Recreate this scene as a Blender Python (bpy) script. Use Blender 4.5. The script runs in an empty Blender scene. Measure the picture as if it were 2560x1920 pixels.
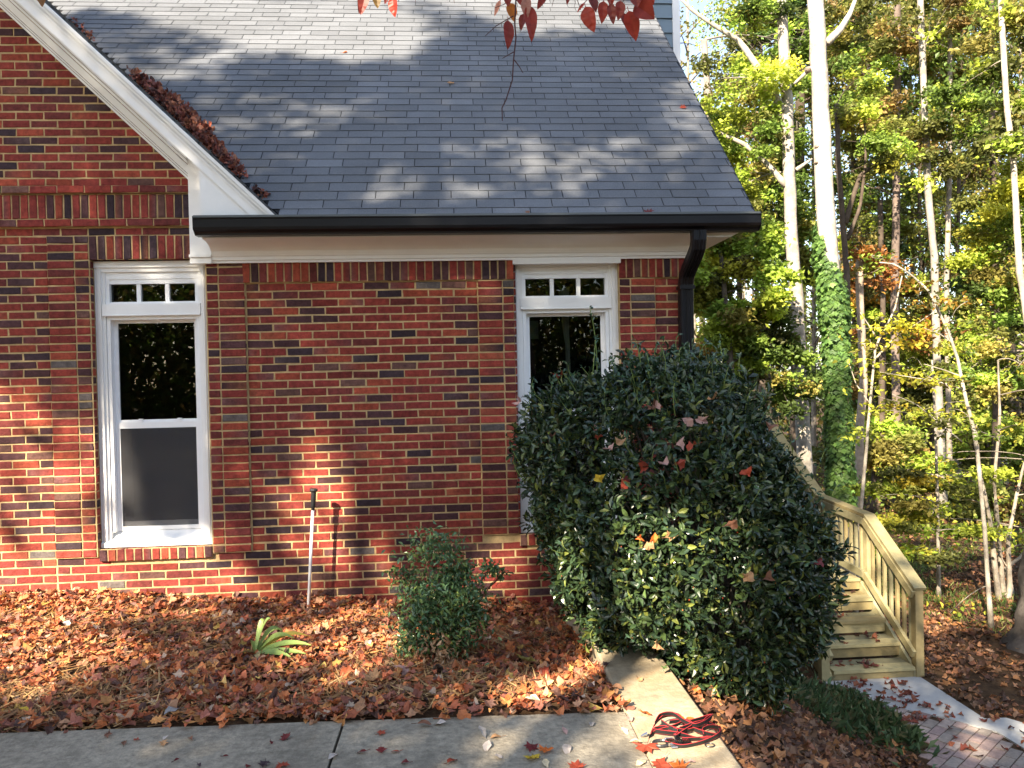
import bpy, math, random
import numpy as np
from mathutils import Vector, Matrix
R = math.radians
rng = np.random.default_rng(11)
random.seed(5)
scn = bpy.context.scene
COL = scn.collection

# ------------------------------------------------------------------ camera
CAMP = np.array([0.0, -6.45, 1.75])
YAW, PIT, ROL = R(4), R(-.7), R(1.25)
FW = np.array([math.sin(YAW) * math.cos(PIT), math.cos(YAW) * math.cos(PIT), math.sin(PIT)])
_r0 = np.array([math.cos(YAW), -math.sin(YAW), 0.0])
_u0 = np.cross(_r0, FW)
RT = math.cos(ROL) * _r0 - math.sin(ROL) * _u0
UP = math.sin(ROL) * _r0 + math.cos(ROL) * _u0
cam = bpy.data.cameras.new('camera')
camo = bpy.data.objects.new('camera', cam)
COL.objects.link(camo)
m = Matrix(((RT[0], UP[0], -FW[0], CAMP[0]), (RT[1], UP[1], -FW[1], CAMP[1]), (RT[2], UP[2], -FW[2], CAMP[2]), (0, 0, 0, 1)))
camo.matrix_world = m
cam.sensor_width = 36.0
cam.lens = 36.0 * 1923 / 2560
cam.clip_end = 3000
cam.clip_start = .05
scn.camera = camo

# ------------------------------------------------------------------ sky, sun, exposure
SAZ, SEL = R(33), R(34)
SUN = np.array([-math.sin(SAZ) * math.cos(SEL), -math.cos(SAZ) * math.cos(SEL), math.sin(SEL)])
w = bpy.data.worlds.new("World")
scn.world = w
w.use_nodes = True
nt = w.node_tree
nt.nodes.clear()
sky = nt.nodes.new('ShaderNodeTexSky')
sky.sky_type = 'NISHITA'
sky.sun_disc = False
sky.sun_elevation = SEL
sky.sun_rotation = math.atan2(SUN[0], SUN[1])
sky.air_density = 1.0
sky.dust_density = 1.0
bg = nt.nodes.new('ShaderNodeBackground')
bg.inputs[1].default_value = .088
ou = nt.nodes.new('ShaderNodeOutputWorld')
hs = nt.nodes.new('ShaderNodeHueSaturation')
hs.inputs['Saturation'].default_value = .82
nt.links.new(sky.outputs[0], hs.inputs['Color'])
nt.links.new(hs.outputs[0], bg.inputs[0])
nt.links.new(bg.outputs[0], ou.inputs[0])
sl = bpy.data.lights.new('sun', 'SUN')
sl.energy = 4.5
sl.angle = R(.5)
sl.color = (1.0, .86, .66)
slo = bpy.data.objects.new('sun', sl)
COL.objects.link(slo)
slo.rotation_euler = Vector(SUN).to_track_quat('Z', 'Y').to_euler()
slo.location = (-8, -12, 14)
scn.view_settings.view_transform = 'Standard'
scn.view_settings.look = 'None'
scn.view_settings.gamma = 1
scn.view_settings.exposure = 2.25
scn.cycles.max_bounces = 8
scn.cycles.transparent_max_bounces = 12
scn.cycles.caustics_reflective = False
scn.cycles.caustics_refractive = False

# ------------------------------------------------------------------ helpers
def material(name, color=(.5, .5, .5), attr=False, rough=.7, spec=.3, noise=0, nscale=20, nlow=.7, bump=0, bscale=200, trans=0, metal=0,
             stain=None, sscale=2, coat=0, broad=0, bsc=.7):
    M = bpy.data.materials.new(name)
    M.use_nodes = True
    t = M.node_tree
    t.nodes.clear()
    N = t.nodes.new
    L = t.links.new
    out = N('ShaderNodeOutputMaterial')
    p = N('ShaderNodeBsdfPrincipled')
    p.inputs['Roughness'].default_value = rough
    p.inputs['Specular IOR Level'].default_value = spec
    p.inputs['Metallic'].default_value = metal
    if coat: p.inputs['Coat Weight'].default_value = coat
    tc = N('ShaderNodeTexCoord')
    if attr:
        a = N('ShaderNodeAttribute'); a.attribute_name = 'Col'; c = a.outputs['Color']
    else:
        a = N('ShaderNodeRGB'); a.outputs[0].default_value = (*color, 1); c = a.outputs[0]
    if noise:
        n = N('ShaderNodeTexNoise'); n.inputs['Scale'].default_value = nscale; n.inputs['Detail'].default_value = 8; n.inputs['Roughness'].default_value = .65
        L(tc.outputs['Object'], n.inputs['Vector'])
        mr = N('ShaderNodeMapRange'); mr.inputs[1].default_value = .3; mr.inputs[2].default_value = .7
        mr.inputs[3].default_value = 1 - noise; mr.inputs[4].default_value = 1 + noise * .6
        L(n.outputs['Fac'], mr.inputs[0])
        vm = N('ShaderNodeVectorMath'); vm.operation = 'SCALE'
        L(c, vm.inputs[0]); L(mr.outputs[0], vm.inputs['Scale']); c = vm.outputs[0]
    if broad:
        n = N('ShaderNodeTexNoise'); n.inputs['Scale'].default_value = bsc; n.inputs['Detail'].default_value = 6; n.inputs['Roughness'].default_value = .6
        L(tc.outputs['Object'], n.inputs['Vector'])
        mr = N('ShaderNodeMapRange'); mr.inputs[1].default_value = .3; mr.inputs[2].default_value = .7; mr.inputs[3].default_value = 1 - broad; mr.inputs[4].default_value = 1 + broad * .8
        L(n.outputs['Fac'], mr.inputs[0]); vm = N('ShaderNodeVectorMath'); vm.operation = 'SCALE'; L(c, vm.inputs[0]); L(mr.outputs[0], vm.inputs['Scale']); c = vm.outputs[0]
    if stain:
        n = N('ShaderNodeTexNoise'); n.inputs['Scale'].default_value = sscale; n.inputs['Detail'].default_value = 10; n.inputs['Roughness'].default_value = .7
        L(tc.outputs['Object'], n.inputs['Vector'])
        mr = N('ShaderNodeMapRange'); mr.inputs[1].default_value = .5; mr.inputs[2].default_value = .68
        L(n.outputs['Fac'], mr.inputs[0])
        mx = N('ShaderNodeMix'); mx.data_type = 'RGBA'
        L(mr.outputs[0], mx.inputs[0]); L(c, mx.inputs[6]); mx.inputs[7].default_value = (*stain, 1); c = mx.outputs[2]
    L(c, p.inputs['Base Color'])
    if bump:
        n = N('ShaderNodeTexNoise'); n.inputs['Scale'].default_value = bscale; n.inputs['Detail'].default_value = 5
        L(tc.outputs['Object'], n.inputs['Vector'])
        b = N('ShaderNodeBump'); b.inputs['Strength'].default_value = bump; b.inputs['Distance'].default_value = .01
        L(n.outputs['Fac'], b.inputs['Height']); L(b.outputs[0], p.inputs['Normal'])
    if trans:
        tr = N('ShaderNodeBsdfTranslucent'); L(c, tr.inputs[0])
        mx = N('ShaderNodeMixShader'); mx.inputs[0].default_value = trans
        L(p.outputs[0], mx.inputs[1]); L(tr.outputs[0], mx.inputs[2]); L(mx.outputs[0], out.inputs[0])
    else:
        L(p.outputs[0], out.inputs[0])
    return M

def link(name, data, parent=None, loc=None):
    o = bpy.data.objects.new(name, data)
    COL.objects.link(o)
    if loc is not None: o.location = loc
    if parent is not None:
        o.parent = parent
        o.matrix_parent_inverse = Matrix.Translation(parent.location).inverted()
    return o

def tag(o, label=None, cat=None, group=None, kind=None):
    if label: o['label'] = label
    if cat: o['category'] = cat
    if group: o['group'] = group
    if kind: o['kind'] = kind
    return o

def thing(name, label, cat, loc=(0, 0, 0), group=None):
    o = bpy.data.objects.new(name, None)
    COL.objects.link(o); o.location = loc; o.empty_display_size = .1
    return tag(o, label, cat, group)

class MB:
    """collects vertices, faces and colours; build() links them as one mesh object"""
    def __init__(s):
        s.v = []; s.f = []; s.c = []; s.n = 0
    def add(s, V, F, c=None):
        V = np.asarray(V, float).reshape(-1, 3)
        s.v.append(V)
        for f in (F if isinstance(F, list) else [F]):
            s.f.append(np.asarray(f, int) + s.n)
        if c is None: c = (.5, .5, .5)
        c = np.asarray(c, float)
        if c.ndim == 1: c = np.tile(c, (len(V), 1))
        s.c.append(c[:, :3]); s.n += len(V)
    def box(s, x0, x1, y0, y1, z0, z1, c=None, jit=0, M=None):
        V = np.array([(x, y, z) for x in (x0, x1) for y in (y0, y1) for z in (z0, z1)], float)
        if jit: V += rng.uniform(-jit, jit, V.shape)
        if M is not None: V = V @ np.array(M)[:3, :3].T + np.array(M)[:3, 3]
        s.add(V, [(0, 1, 3, 2), (4, 6, 7, 5), (0, 4, 5, 1), (2, 3, 7, 6), (0, 2, 6, 4), (1, 5, 7, 3)], c)
    def bar(s, a, b, w, h, c=None, up=(0, 0, 1), e=0):
        a = np.array(a, float); b = np.array(b, float); d = b - a; L = np.linalg.norm(d); d /= L
        up = np.array(up, float); sd = np.cross(d, up); sd /= np.linalg.norm(sd); u = np.cross(sd, d)
        P = []
        for t in (a, b):
            for i, j in ((-1, -1), (1, -1), (1, 1), (-1, 1)): P.append(t + sd * i * w / 2 + u * j * h / 2)
        s.add(P, [(0, 1, 2, 3), (7, 6, 5, 4), (0, 4, 5, 1), (1, 5, 6, 2), (2, 6, 7, 3), (3, 7, 4, 0)], c)
    def tube(s, pts, rad, n=8, c=None, cap=True, rough=0):
        pts = np.array(pts, float); k = len(pts)
        rad = np.broadcast_to(np.asarray(rad, float), (k,))
        d = np.gradient(pts, axis=0); d /= np.linalg.norm(d, axis=1)[:, None] + 1e-9
        ref = np.array([0, 0, 1.0]) if abs(d[0][2]) < .8 else np.array([0, 1.0, 0])
        V = []
        ang = np.linspace(0, 2 * math.pi, n, endpoint=False)
        for i in range(k):
            x = np.cross(ref, d[i]); x /= np.linalg.norm(x) + 1e-9; y = np.cross(d[i], x)
            rr = rad[i] * (1 + (rng.uniform(-rough, rough, n) if rough else 0))
            V.append(pts[i] + (np.cos(ang) * rr)[:, None] * x + (np.sin(ang) * rr)[:, None] * y)
            ref = y if False else ref
        F = []
        for i in range(k - 1):
            for j in range(n):
                F.append((i * n + j, i * n + (j + 1) % n, (i + 1) * n + (j + 1) % n, (i + 1) * n + j))
        Fs = [F]
        Fl = [np.array(F)]
        if cap:
            Fl.append(np.array([list(range(n))[::-1]])); Fl.append(np.array([[(k - 1) * n + j for j in range(n)]]))
        V = np.concatenate(V); s.v.append(V)
        for f in Fl: s.f.append(f + s.n)
        cc = np.asarray(c if c is not None else (.5, .5, .5), float)
        if cc.ndim == 2 and len(cc) == k: cc = np.repeat(cc, n, axis=0)
        if cc.ndim == 1: cc = np.tile(cc, (len(V), 1))
        s.c.append(cc[:, :3]); s.n += len(V)
    def prism(s, prof, x0, x1, c=None, axis='x'):
        """closed profile [(y,z)...] extruded along x (or (x,z) along y)"""
        n = len(prof); V = []
        for t in (x0, x1):
            for a, b in prof: V.append((t, a, b) if axis == 'x' else (a, t, b))
        F = [tuple(range(n)), tuple(range(2 * n - 1, n - 1, -1))] + [(i, n + i, n + (i + 1) % n, (i + 1) % n) for i in range(n)]
        s.add(V, F, c)
    def build(s, name, mat, parent=None, smooth=False, loc=None):
        V = np.concatenate(s.v); C = np.concatenate(s.c)
        me = bpy.data.meshes.new(name)
        loops = []; starts = []; tot = 0
        rag = []
        for f in s.f:
            if f.ndim == 1: f = f[None]
            k = f.shape[1]; loops.append(f.ravel()); starts.append(tot + np.arange(len(f)) * k); rag.append(np.full(len(f), k)); tot += f.size
        loops = np.concatenate(loops); starts = np.concatenate(starts); rag = np.concatenate(rag)
        if loc is not None: V = V - np.array(loc)
        me.vertices.add(len(V)); me.vertices.foreach_set('co', V.astype(np.float32).ravel())
        me.loops.add(len(loops)); me.loops.foreach_set('vertex_index', loops.astype(np.int32))
        me.polygons.add(len(starts)); me.polygons.foreach_set('loop_start', starts.astype(np.int32))
        try: me.polygons.foreach_set('loop_total', rag.astype(np.int32))
        except Exception: pass
        a = me.color_attributes.new('Col', 'FLOAT_COLOR', 'POINT')
        a.data.foreach_set('color', np.concatenate([C, np.ones((len(C), 1))], 1).astype(np.float32).ravel())
        me.update(calc_edges=True); me.validate()
        me.polygons.foreach_set('use_smooth', np.full(len(me.polygons), bool(smooth)))
        me.materials.append(mat)
        return link(name, me, parent, loc)
def _fix_add(s, V, F, c=None):
    V = np.asarray(V, float).reshape(-1, 3); s.v.append(V)
    if isinstance(F, np.ndarray): F = [F]
    by = {}
    for f in F:
        f = np.asarray(f, int)
        if f.ndim == 1: by.setdefault(len(f), []).append(f)
        else: s.f.append(f + s.n)
    for k, fs in by.items(): s.f.append(np.array(fs) + s.n)
    c = np.asarray(c if c is not None else (.5, .5, .5), float)
    if c.ndim == 1: c = np.tile(c, (len(V), 1))
    s.c.append(c[:, :3]); s.n += len(V)
MB.add = _fix_add

# leaf templates: vertices (k,3) with the leaf along +Y, up +Z ; faces
def T_oval(w=.5, fold=.12, droop=.12):
    v = [(0, 0, 0), (-.32 * w, .28, fold * .6), (-.5 * w, .55, fold), (-.3 * w, .82, fold * .3 - droop * .5), (0, 1, -droop), (.3 * w, .82, fold * .3 - droop * .5), (.5 * w, .55, fold), (.32 * w, .28, fold * .6), (0, .5, 0)]
    return np.array(v), [(0, 8, 2, 1), (8, 4, 3, 2), (0, 7, 6, 8), (8, 6, 5, 4)]
def T_simple(w=.5):
    return np.array([(0, 0, 0), (-.5 * w, .5, .06), (0, 1, -.08), (.5 * w, .5, .06)]), [(0, 3, 2, 1)]
def T_maple(curl=.12):
    a = [(0, 0), (.18, .06), (.48, -.06), (.38, .2), (.62, .42), (.32, .48), (.36, .72), (.14, .66), (0, 1.0), (-.14, .66), (-.36, .72), (-.32, .48), (-.62, .42), (-.38, .2), (-.48, -.06), (-.18, .06)]
    v = [(0, .35, 0)] + [(x, y, curl * (x * x + (y - .35) ** 2) * 2) for x, y in a]
    n = len(a)
    return np.array(v), [(0, 1 + i, 1 + (i + 1) % n) for i in range(n)]
def T_star5(curl=.15):
    a = [(0, 0), (.3, .02), (.3, .3), (.6, .5), (.28, .6), (0, 1), (-.28, .6), (-.6, .5), (-.3, .3), (-.3, .02)]
    v = [(0, .4, 0)] + [(x, y, curl * (x * x + (y - .4) ** 2) * 2) for x, y in a]
    n = len(a)
    return np.array(v), [(0, 1 + i, 1 + (i + 1) % n) for i in range(n)]
def T_oak(curl=.1):
    a = [(0, 0), (.1, .12), (.22, .16), (.14, .3), (.36, .4), (.2, .52), (.34, .68), (.14, .74), (0, 1), (-.14, .74), (-.34, .68), (-.2, .52), (-.36, .4), (-.14, .3), (-.22, .16), (-.1, .12)]
    v = [(0, .45, 0)] + [(x, y, curl * (abs(x) * 2 + (y - .45) ** 2)) for x, y in a]
    n = len(a)
    return np.array(v), [(0, 1 + i, 1 + (i + 1) % n) for i in range(n)]
def T_crump(seed, n=11, cup=.35):
    r = np.random.default_rng(seed); t = np.linspace(0, 2 * math.pi, n, endpoint=False) + r.uniform(-.15, .15, n)
    rad = .5 * (1 + r.uniform(-.42, .25, n)); v = [(0, .5, 0)]
    h = r.uniform(0, 2 * math.pi); k = r.uniform(.6, 1.3)
    for a_, q_ in zip(t, rad): v.append((math.sin(a_) * q_ * .78, .5 - math.cos(a_) * q_, cup * q_ * q_ * 2 * (.4 + k * math.cos(a_ * 2 + h)) + r.uniform(-.05, .05)))
    return np.array(v), [(0, 1 + i, 1 + (i + 1) % n) for i in range(n)]
def T_needle(): return np.array([(-.02, 0, 0), (.02, 0, 0), (.0, 1, .03)]), [(0, 1, 2)]

def unit(a): return a / (np.linalg.norm(a, axis=-1, keepdims=True) + 1e-9)
def scatter(mb, T, pos, tip, nrm, size, col, warp=0):
    """many leaves: pos (n,3), tip direction, face normal, size (n), colour (n,3)"""
    v, F = T; n = len(pos)
    if n == 0: return
    y = unit(tip); z = nrm - (nrm * y).sum(1, keepdims=True) * y; z = unit(z); x = np.cross(y, z)
    Rm = np.stack([x, y, z], axis=2)
    vv = np.tile(v[None], (n, 1, 1))
    if warp:
        vv = vv + rng.normal(0, warp, vv.shape) * np.array([.5, .5, 1])
        k = rng.uniform(-1, 1, (n, 1)) * warp * 6
        vv[:, :, 2] += k * vv[:, :, 0] ** 2
    V = np.einsum('nij,nkj->nki', Rm, vv) * np.asarray(size).reshape(-1, 1, 1) + pos[:, None]
    k = v.shape[0]
    base = (np.arange(n) * k)[:, None, None]
    by = {}
    for f in F: by.setdefault(len(f), []).append(f)
    mb.v.append(V.reshape(-1, 3))
    for kk, fs in by.items():
        mb.f.append((np.array(fs)[None] + base).reshape(-1, kk) + mb.n)
    mb.c.append(np.repeat(col, k, axis=0)); mb.n += n * k

def palette(n, cols, wts=None, var=.25):
    cols = np.array(cols, float)
    wts = None if wts is None else np.array(wts, float) / np.sum(wts)
    i = rng.choice(len(cols), n, p=wts)
    c = cols[i] * rng.lognormal(0, var, (n, 1))
    return np.clip(c, .001, .95)
def rdir(n, zb=0):
    d = rng.normal(0, 1, (n, 3)); d[:, 2] += zb
    return unit(d)
# ------------------------------------------------------------------ materials
def M_noise_dir(*a, **k): return material(*a, **k)
m_brick = material('brick', attr=True, rough=.85, spec=.2, noise=.45, nscale=24, bump=.6, bscale=70, broad=.16, bsc=1.3)
m_mortar = material('mortar', (.50, .36, .185), rough=.95, spec=.1, noise=.32, nscale=14, bump=.6, bscale=120, broad=.2, bsc=1.6)
m_shingle = material('shingle', attr=True, rough=.8, spec=.35, noise=.3, nscale=120, bump=.7, bscale=500, broad=.2, bsc=.9)
m_white = material('white_paint', (.80, .80, .79), rough=.42, spec=.4, noise=.05, nscale=3, bump=.04, bscale=30)
m_vinyl = material('white_vinyl', (.84, .85, .86), rough=.3, spec=.5, noise=.03, nscale=5)
m_gutter = material('black_aluminium', (.006, .006, .008), rough=.38, spec=.28, bump=.05, bscale=6)
m_siding = material('pale_siding', (.17, .23, .28), rough=.55, spec=.35, noise=.06, nscale=4)
m_dark = material('dark_underlay', (.012, .012, .014), rough=.9)
m_room = material('room', (.012, .012, .012), rough=.9)
m_lumber = material('treated_lumber', attr=True, rough=.75, spec=.25, noise=.22, nscale=9, bump=.25, bscale=60)
m_conc = material('old_concrete', (.31, .27, .205), rough=.9, spec=.2, noise=.42, nscale=26, bump=.6, bscale=60, stain=(.15, .13, .10), sscale=1.8, broad=.3, bsc=1.5)
m_conc2 = material('pale_concrete', (.38, .31, .21), rough=.9, spec=.2, broad=.2, bsc=2, noise=.32, nscale=22, bump=.4, bscale=70, stain=(.30, .22, .13), sscale=3)
m_slab = material('new_concrete', (.40, .40, .39), rough=.85, spec=.2, noise=.12, nscale=12, bump=.2, bscale=80)
m_paver = material('paver', attr=True, rough=.9, spec=.2, noise=.25, nscale=30, bump=.3, bscale=100)
m_soil = material('soil', (.075, .045, .025), rough=.95, spec=.1, noise=.5, nscale=9, bump=1, bscale=40, stain=(.11, .065, .035), sscale=4)
m_litter = material('dead_leaf', attr=True, rough=.62, spec=.3, noise=.25, nscale=35, trans=.22)
m_needle = material('pine_straw', attr=True, rough=.7, spec=.3)
m_holly = material('holly_leaf', attr=True, rough=.27, spec=.5, noise=.15, nscale=30, trans=.12)
m_leaf = material('leaf', attr=True, rough=.5, spec=.35, trans=.42)
m_redleaf = material('red_leaf', attr=True, rough=.45, spec=.35, noise=.3, nscale=60, trans=.35)
m_bark = material('bark', attr=True, rough=.9, spec=.15, noise=.45, nscale=6, bump=1, bscale=18)
m_twig = material('twig', attr=True, rough=.8, spec=.2)
m_webb = material('webbing', attr=True, rough=.75, spec=.3, bump=.2, bscale=900)
m_metal = material('steel', (.62, .63, .65), rough=.22, metal=1)
m_blackp = material('black_plastic', (.02, .02, .022), rough=.4, spec=.5)
m_pole = material('pole_white', (.72, .72, .74), rough=.35, spec=.5)
m_blade = material('strap_leaf', attr=True, rough=.4, spec=.4, trans=.25)
m_cone = material('pine_cone', attr=True, rough=.8)

def glass(name, tint, refl=1.0):
    M = bpy.data.materials.new(name); M.use_nodes = True; t = M.node_tree; t.nodes.clear(); N = t.nodes.new; L = t.links.new
    out = N('ShaderNodeOutputMaterial'); tr = N('ShaderNodeBsdfTransparent'); tr.inputs[0].default_value = (*tint, 1)
    g = N('ShaderNodeBsdfGlossy'); g.inputs['Roughness'].default_value = .0
    f = N('ShaderNodeFresnel'); f.inputs[0].default_value = 1.55
    mx = N('ShaderNodeMixShader'); L(f.outputs[0], mx.inputs[0]); L(tr.outputs[0], mx.inputs[1]); L(g.outputs[0], mx.inputs[2]); L(mx.outputs[0], out.inputs[0])
    return M
m_glass = glass('window_glass', (.6, .63, .62))
m_screen = glass('window_glass_dim', (.35, .35, .35))

def screen_mat():
    M = bpy.data.materials.new('insect_screen'); M.use_nodes = True; t = M.node_tree; t.nodes.clear(); N = t.nodes.new; L = t.links.new
    out = N('ShaderNodeOutputMaterial'); tr = N('ShaderNodeBsdfTransparent')
    d = N('ShaderNodeBsdfDiffuse'); d.inputs[0].default_value = (.075, .075, .08, 1)
    mx = N('ShaderNodeMixShader'); mx.inputs[0].default_value = .45
    L(tr.outputs[0], mx.inputs[1]); L(d.outputs[0], mx.inputs[2]); L(mx.outputs[0], out.inputs[0])
    return M
m_mesh = screen_mat()

# ------------------------------------------------------------------ the house
house = thing('brick_house', 'red brick house with dark shingle roof, white trim and black gutter', 'house', (0, 0, 0))
BR = [((.27, .048, .037), 5), ((.225, .040, .035), 5), ((.32, .066, .040), 2.0), ((.165, .038, .036), 2.8), ((.075, .034, .040), 2.2), ((.048, .030, .040), 1.2), ((.14, .070, .062), .7), ((.13, .11, .11), .2)]
BRC = [(b[0][0] * .92, b[0][1] * .90, b[0][2] * .84) for b in BR]; BRW = [b[1] for b in BR]
def brick(mb, x0, x1, z0, z1, y, depth=.03, col=None, axis=None):
    """one brick: bevelled face at y, running back; axis maps it to another wall"""
    g = .0060; x0 += g; x1 -= g; z0 += g; z1 -= g; b = .004
    j = lambda: rng.uniform(-.003, .003)
    f = y + rng.uniform(-.0016, .0016)
    V = [(x0 + b + j(), f, z0 + b + j()), (x1 - b + j(), f, z0 + b + j()), (x1 - b + j(), f, z1 - b + j()), (x0 + b + j(), f, z1 - b + j())]
    V += [(x0 + j(), f + b, z0 + j()), (x1 + j(), f + b, z0 + j()), (x1 + j(), f + b, z1 + j()), (x0 + j(), f + b, z1 + j())]
    V += [(x0, f + depth, z0), (x1, f + depth, z0), (x1, f + depth, z1), (x0, f + depth, z1)]
    F = [(0, 1, 2, 3)]
    for o in (0, 4):
        for i in range(4): F.append((o + i, o + 4 + i, o + 4 + (i + 1) % 4, o + (i + 1) % 4))
    if axis: V = [axis(*p) for p in V]
    c = palette(1, BRC, BRW, .13)[0] if col is None else np.array(col)
    cc = np.tile(c, (12, 1))
    r = rng.random()
    if r < .22:          # flashed end: one end of the face burnt darker or greyer
        tgt = np.array([(.07, .045, .05), (.13, .09, .09), (.30, .10, .05)][rng.integers(3)])
        e = [0, 3, 4, 7, 8, 11] if rng.random() < .5 else [1, 2, 5, 6, 9, 10]
        cc[e] = cc[e] * .45 + tgt * .55
    mb.add(V, F, cc)
C_ = .0667; Z0 = 2.744; BL = .2125
def field(mb, x0, x1, z0, z1, y=0, off=0, keep=None, axis=None, halves=True):
    n = int(round((z1 - z0) / C_))
    for r in range(n):
        zb = z0 + r * C_; sh = ((r + off) % 2) * BL / 2
        x = x0 - (sh if sh else 0)
        while x < x1 - .02:
            a, b = max(x, x0), min(x + BL, x1)
            if b - a > .03 and (keep is None or keep(a, b, zb, zb + C_)): brick(mb, a, b, zb, zb + C_, y, axis=axis)
            x += BL
def stack(mb, spans, z0, z1, y):
    n = int(round((z1 - z0) / C_))
    for r in range(n):
        for a, b in spans: brick(mb, a, b, z0 + r * C_, z0 + (r + 1) * C_, y, depth=.05)
def soldiers(mb, x0, x1, z0, z1, y, depth=.05):
    n = int(round((x1 - x0) / C_)); s = (x1 - x0) / n
    for i in range(n): brick(mb, x0 + i * s, x0 + (i + 1) * s, z0, z1, y, depth=depth)
rake = lambda x: 3.047 + .967 * (-1.392 - x)         # top edge of the gable rake at Y=-.3
wall = MB()
zb_ = Z0 - 45 * C_
# left of window 1
field(wall, -5.4, -3.27, zb_, Z0 + 3 * C_, off=1)
# under the windows and the pilasters
zs = Z0 - 36.5 * C_
field(wall, -3.27, 1.95, zb_, Z0 - 37 * C_ + C_, off=0, keep=lambda a, b, z, t: not (-2.9 < (a + b) / 2 < -2.03 and t > .34) and not (.5 < (a + b) / 2 < 1.36 and t > .34))
field(wall, -1.72, .18, Z0 - 36 * C_, Z0 - 3 * C_, off=1)
field(wall, 1.685, 1.95, Z0 - 36 * C_, Z0 - 3 * C_, off=1)
# course between arch and corbelled band, and the gable above
field(wall, -5.4, -2.135, Z0 + 3 * C_, Z0 + 4 * C_, off=1)
gk = lambda a, b, z, t: z < rake((a + b) / 2) - .30 and b < -2.12
field(wall, -5.4, -2.135, Z0 + 9 * C_, Z0 + 9 * C_ + 34 * C_, keep=gk)
o_wall = wall.build('wall', m_brick, house)
def W(name, fill, mat=m_brick):
    b = MB(); fill(b); return b.build(name, mat, house)
W('brick_pilaster', lambda b: (stack(b, [(-3.27, -3.058), (-3.058, -2.945)], Z0 - 36 * C_, Z0 + 3 * C_, -.024)))
W('brick_pilaster', lambda b: (stack(b, [(-2.03, -1.932), (-1.932, -1.72)], Z0 - 36 * C_, Z0, -.024)))
W('brick_pilaster', lambda b: (stack(b, [(.178, .388), (.388, .486)], Z0 - 35 * C_, Z0 - 3 * C_, -.024)))
W('brick_pilaster', lambda b: (stack(b, [(1.374, 1.473), (1.473, 1.685)], Z0 - 35 * C_, Z0 - 3 * C_, -.024)))
W('soldier_course', lambda b: soldiers(b, -5.4, -2.135, Z0 + 5 * C_, Z0 + 8 * C_, -.018))
W('soldier_course', lambda b: soldiers(b, -2.945, -2.135, Z0, Z0 + 3 * C_, -.026, .12))
W('soldier_course', lambda b: soldiers(b, -1.74, .486, Z0 - 3 * C_, Z0, -.026))
W('soldier_course', lambda b: soldiers(b, 1.374, 1.95, Z0 - 3 * C_, Z0, -.026))
W('corbel_course', lambda b: field(b, -5.4, -2.135, Z0 + 8 * C_, Z0 + 9 * C_, -.045, 1))
W('corbel_course', lambda b: field(b, -5.4, -2.135, Z0 + 4 * C_, Z0 + 5 * C_, -.040, 0))
def sillb(x0, x1):
    def f(b):
        n = int(round((x1 - x0) / .0675)); s = (x1 - x0) / n
        for i in range(n): brick(b, x0 + i * s, x0 + (i + 1) * s, .305, .408, -.03, depth=.12)
    return f
W('brick_sill', sillb(-2.93, -2.03)); W('brick_sill', sillb(.486, 1.374))
# mortar body of the walls with real window openings (butted panels)
def mort(b):
    y0, y1 = .0045, .11
    b.box(-5.4, -2.94, y0, y1, -.6, Z0 + .01); b.box(-2.035, .482, y0, y1, -.6, Z0); b.box(1.378, 1.944, y0, y1, -.6, Z0)
    b.box(-2.94, -2.035, y0, y1, -.6, .40); b.box(.482, 1.378, y0, y1, -.6, .40)
    b.prism([(-5.4, Z0 + .01), (-2.12, Z0 + .01), (-2.12, 3.5), (-5.4, rake(-5.4) - .12)], y0, y1, axis='y')
    for x0, x1, z0, z1, d in [(-3.265, -2.94, Z0 - 36 * C_, Z0 + 3 * C_, -.017), (-2.035, -1.725, Z0 - 36 * C_, Z0, -.017), (.183, .482, Z0 - 35 * C_, Z0 - 3 * C_, -.017),
                              (1.378, 1.68, Z0 - 35 * C_, Z0 - 3 * C_, -.017), (-5.4, -2.135, Z0 + 5 * C_, Z0 + 8 * C_, -.011), (-2.94, -2.135, Z0 + .006, Z0 + 3 * C_ - .004, -.019),
                              (-1.735, .482, Z0 - 3 * C_ + .004, Z0, -.019), (1.378, 1.944, Z0 - 3 * C_ + .004, Z0, -.019), (-5.4, -2.135, Z0 + 8 * C_ + .005, Z0 + 9 * C_ - .004, -.038),
                              (-5.4, -2.135, Z0 + 4 * C_ + .005, Z0 + 5 * C_ - .004, -.033), (-2.925, -2.035, .31, .404, -.023), (.49, 1.37, .31, .404, -.023)]:
        b.box(x0, x1, d, .004, z0, z1)
W('mortar', mort, m_mortar)
# brick reveal on the left jamb of each opening
for X in (-2.944, .487):
    W('brick_reveal', lambda b: [brick(b, -.02, .038, Z0 - (r + 1) * C_, Z0 - r * C_, 0, depth=.02, axis=lambda x, y, z: (X - y + .010, x, z)) for r in range(35)])
# right-hand side wall of the house
def sidewall(b):
    field(b, 0, 8, zb_ - 28 * C_, 3.0, axis=lambda x, y, z: (1.95 - y, x, z))
W('side_wall', sidewall)
def sidem(b):
    b.box(1.85, 1.944, .112, 8, -2.2, 3.0); b.prism([(.112, 3.0), (8, 3.0), (4.2, 6.9)], 1.85, 1.944)
W('side_backing', sidem, m_mortar)

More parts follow.
